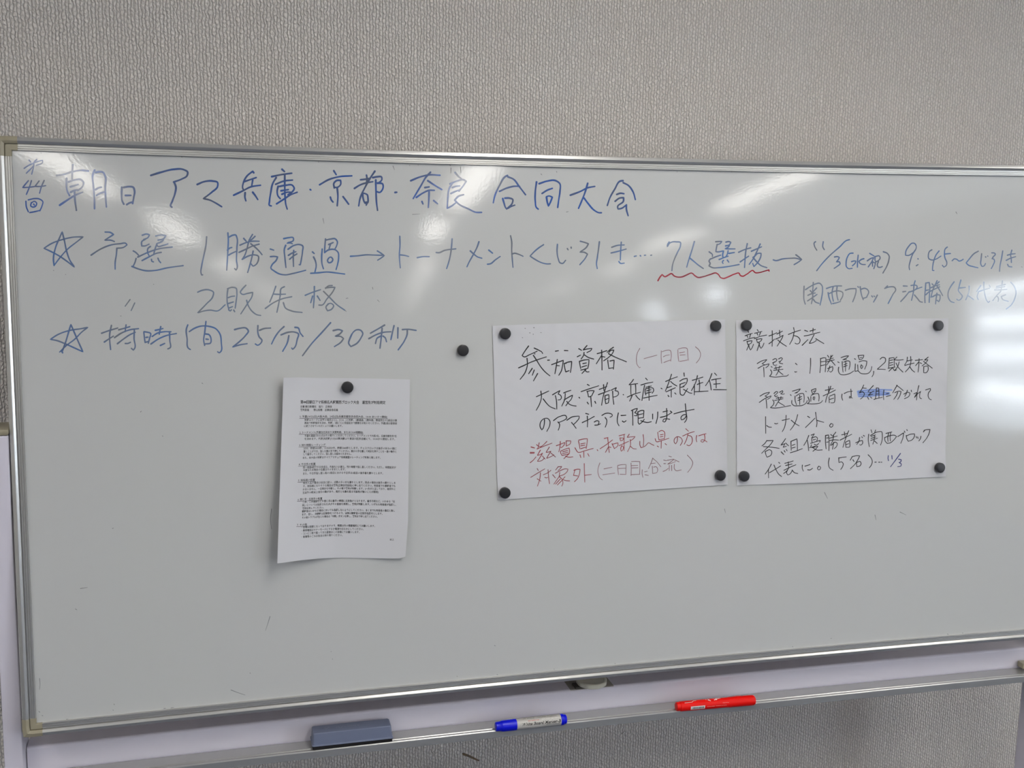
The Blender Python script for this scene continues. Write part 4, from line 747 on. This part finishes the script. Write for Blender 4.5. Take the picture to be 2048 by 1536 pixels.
# ------------------------------------------------------------------ two marker pens
def pen(name, pa, pc, z, R, label, parts, cat='marker pen'):
    a = uz(pa[0], pa[1], z); b = uz(pc[0], pc[1], z); ax = (b-a); L = ax.length; ax.normalize()
    tv = (CW-(a+b)/2); tv -= ax*tv.dot(ax); tv.normalize(); up = tv.cross(ax)
    if up.z < 0: up = -up
    root = empty(name, (a+b)/2-Vector((0, 0, R))); tag(root, label, cat, None)
    n = 48; made = {}
    for pn, prof, m, par in parts:
        mb = MB(); mb.sweep([[a+ax*(s*L)+(tv*math.cos(2*math.pi*k/n)+up*math.sin(2*math.pi*k/n))*(r*R) for k in range(n)] for s, r in prof])
        made[pn] = mb.build(pn, m, made[par] if par else root, smooth=True)
    def place(s, phi, r=1.012): return a+ax*(s*L)+(tv*math.cos(phi)+up*math.sin(phi))*(R*r)
    return root, made, place, L, R
ZM = .7786+.0090+wbow(1.0)
MBLUE = mat('blue_plastic', (8, 20, 215), .3, spec=.35); MWHITE = mat('label_white', (190, 187, 182), .35); MRED = mat('red_plastic', (240, 16, 8), .34, spec=.3)
root, made, place, L, R = pen('marker_pen', (991, 1453.5), (1132, 1438), ZM, .0095, 'white-barrelled marker pen with blue cap and blue end, lying in the pen tray',
    [('barrel', [(.28, .90), (.285, .97), (.92, .97), (.925, .93)], MWHITE, None),
     ('cap', [(0, .70), (.008, .82), (.06, .87), (.08, .94), (.095, 1.0), (.28, 1.03), (.288, 1.0), (.289, .90)], MBLUE, None),
     ('end_plug', [(.915, .99), (.92, 1.03), (.955, 1.02), (.960, .90), (.992, .86), (1.0, .76)], MBLUE, None)])
def label_text(s, s0, s1, phi, hgt, m, nm, bold=0, shear=0, par=None, lift=1.0):
    vs, fs = text_pts(s, bold, shear, 2); x0 = min(v[0] for v in vs); x1 = max(v[0] for v in vs); k = (s1-s0)/(x1-x0)
    return obj(nm, [place(s0+(v[0]-x0)*k, phi+(v[1]-.35)*hgt/R, lift) for v in vs], fs, m, par)
MTXT = mat('print_black', (18, 18, 20), .5); MTR = mat('print_red', (190, 120, 112), .5); MTW = mat('print_pale', (236, 234, 230), .5)
label_text('White Board Marker-B', .355, .905, -.17, .0074, MTXT, 'label_print', .02, .22, made['barrel'], .985)
label_text('• NO XYLENE   • ORGANIC PIGMENTS', .365, .86, .98, .0030, MTXT, 'label_print', .01, 0, made['barrel'], .985)
label_text('artline', .44, .60, .44, .0036, MTR, 'label_print', .02, .2, made['barrel'], .985)
label_text('NON-TOXIC  CAP TIGHTLY', .64, .90, .48, .0022, MTW, 'label_print', .02, 0, made['barrel'], .985)
label_text('MADE IN JAPAN', .70, .89, -.62, .0015, MTXT, 'label_print', .01, 0, made['barrel'], .985)
root, made, place, L, R = pen('marker_pen', (1352, 1413.5), (1508.5, 1400), ZM, .0090, 'all-red marker pen with a small white barcode sticker, lying in the pen tray',
    [('barrel', [(.045, .90), (.05, 1.0), (.66, 1.0)], MRED, None),
     ('end_plug', [(0, .74), (.004, .84), (.010, .88), (.048, .90), (.050, .85)], MRED, None),
     ('cap', [(.655, 1.0), (.66, 1.045), (.93, 1.045), (.975, 1.03), (.992, .96), (1.0, .84)], MRED, None)])
mb = MB(); nq = 6
def patch(s0, s1, f0, f1, m, nm, lift, par):
    vs = []; fs = []
    for j in range(nq+1):
        for i in range(2): vs.append(place(s0+(s1-s0)*i, f0+(f1-f0)*j/nq, lift))
    for j in range(nq): fs.append((2*j, 2*j+1, 2*j+3, 2*j+2))
    return obj(nm, vs, fs, m, par)
st = patch(.165, .345, -.95, -.22, mat('sticker_white', (222, 222, 220), .5), 'barcode_sticker', 1.012, made['barrel'])
vs = []; fs = []
random.seed(3); s = .185
while s < .325:
    w = random.choice((.0022, .0035, .006)); k = len(vs)
    for j in range(4):
        f = -.78+.40*j/3; vs += [place(s, f, 1.016), place(s+w, f, 1.016)]
    for j in range(3): fs.append((k+2*j, k+2*j+1, k+2*j+3, k+2*j+2))
    s += w+random.choice((.003, .005))
obj('barcode', vs, fs, MTXT, st)
MPR = mat('print_pink', (238, 190, 180), .5); mb = MB()
def rp(x, y, k): return place(x, y, 1.012)
def rib_s(pts, w):                 # ribbon in (along, angle) space, widths scaled to match
    sx = L; q = [(p[0]*L/R, p[1]) for p in pts]
    ribbon(mb, q, w, lambda x, y, k: place(x*R/L, y, 1.012), 0, 1)
for p, w in (([(.10, .62), (.19, .68), (.215, .98), (.25, 1.05)], .10), ([(.355, 1.35), (.375, .95)], .16), ([(.375, 1.3), (.395, .85), (.41, .95)], .14), ([(.405, 1.3), (.42, .62)], .12), ([(.40, .80), (.425, .60)], .12), ([(.475, .72), (.50, 1.0), (.515, 1.35)], .16), ([(.495, .72), (.52, 1.0), (.555, 1.2)], .14), ([(.53, 1.3), (.56, 1.1)], .1)): rib_s(p, w)
obj('logo_print', mb.v, mb.f, MTW, made['barrel'])
label_text('PERMANENT INK', .57, .65, -.02, .0012, MPR, 'label_print', .01, 0, made['barrel'], 1.012)
label_text('REFILLABLE  WHITE BOARD', .37, .62, -.52, .0013, MPR, 'label_print', .01, 0, made['barrel'], 1.012)
patch(.745, .83, 1.22, 1.75, MRED, 'cap_ridge', 1.16, made['cap'])
# small tan scuff and dark nicks on the wallpaper below the tray
mb = MB()
for k, stp in enumerate(parse('926,1507 940,1512 958,1521;927,1509 942,1515 957,1522;1243,1468 1249,1462', 0, 0, 1)): ribbon(mb, stp, 3.4 if k < 2 else 1.0, lambda x, y, q: uy(x, y, WY-.0006-.00001*q), k, .5)
wo = [o for o in bpy.data.objects if o.name == 'wall_back'][0]
obj('wall_scuff', mb.v, mb.f, mat('scuff_tan', (138, 112, 78), .9, noise=(300, 1, (104, 96, 92))), wo)
for m in bpy.data.materials:
    if m.name.startswith('ink') : pass
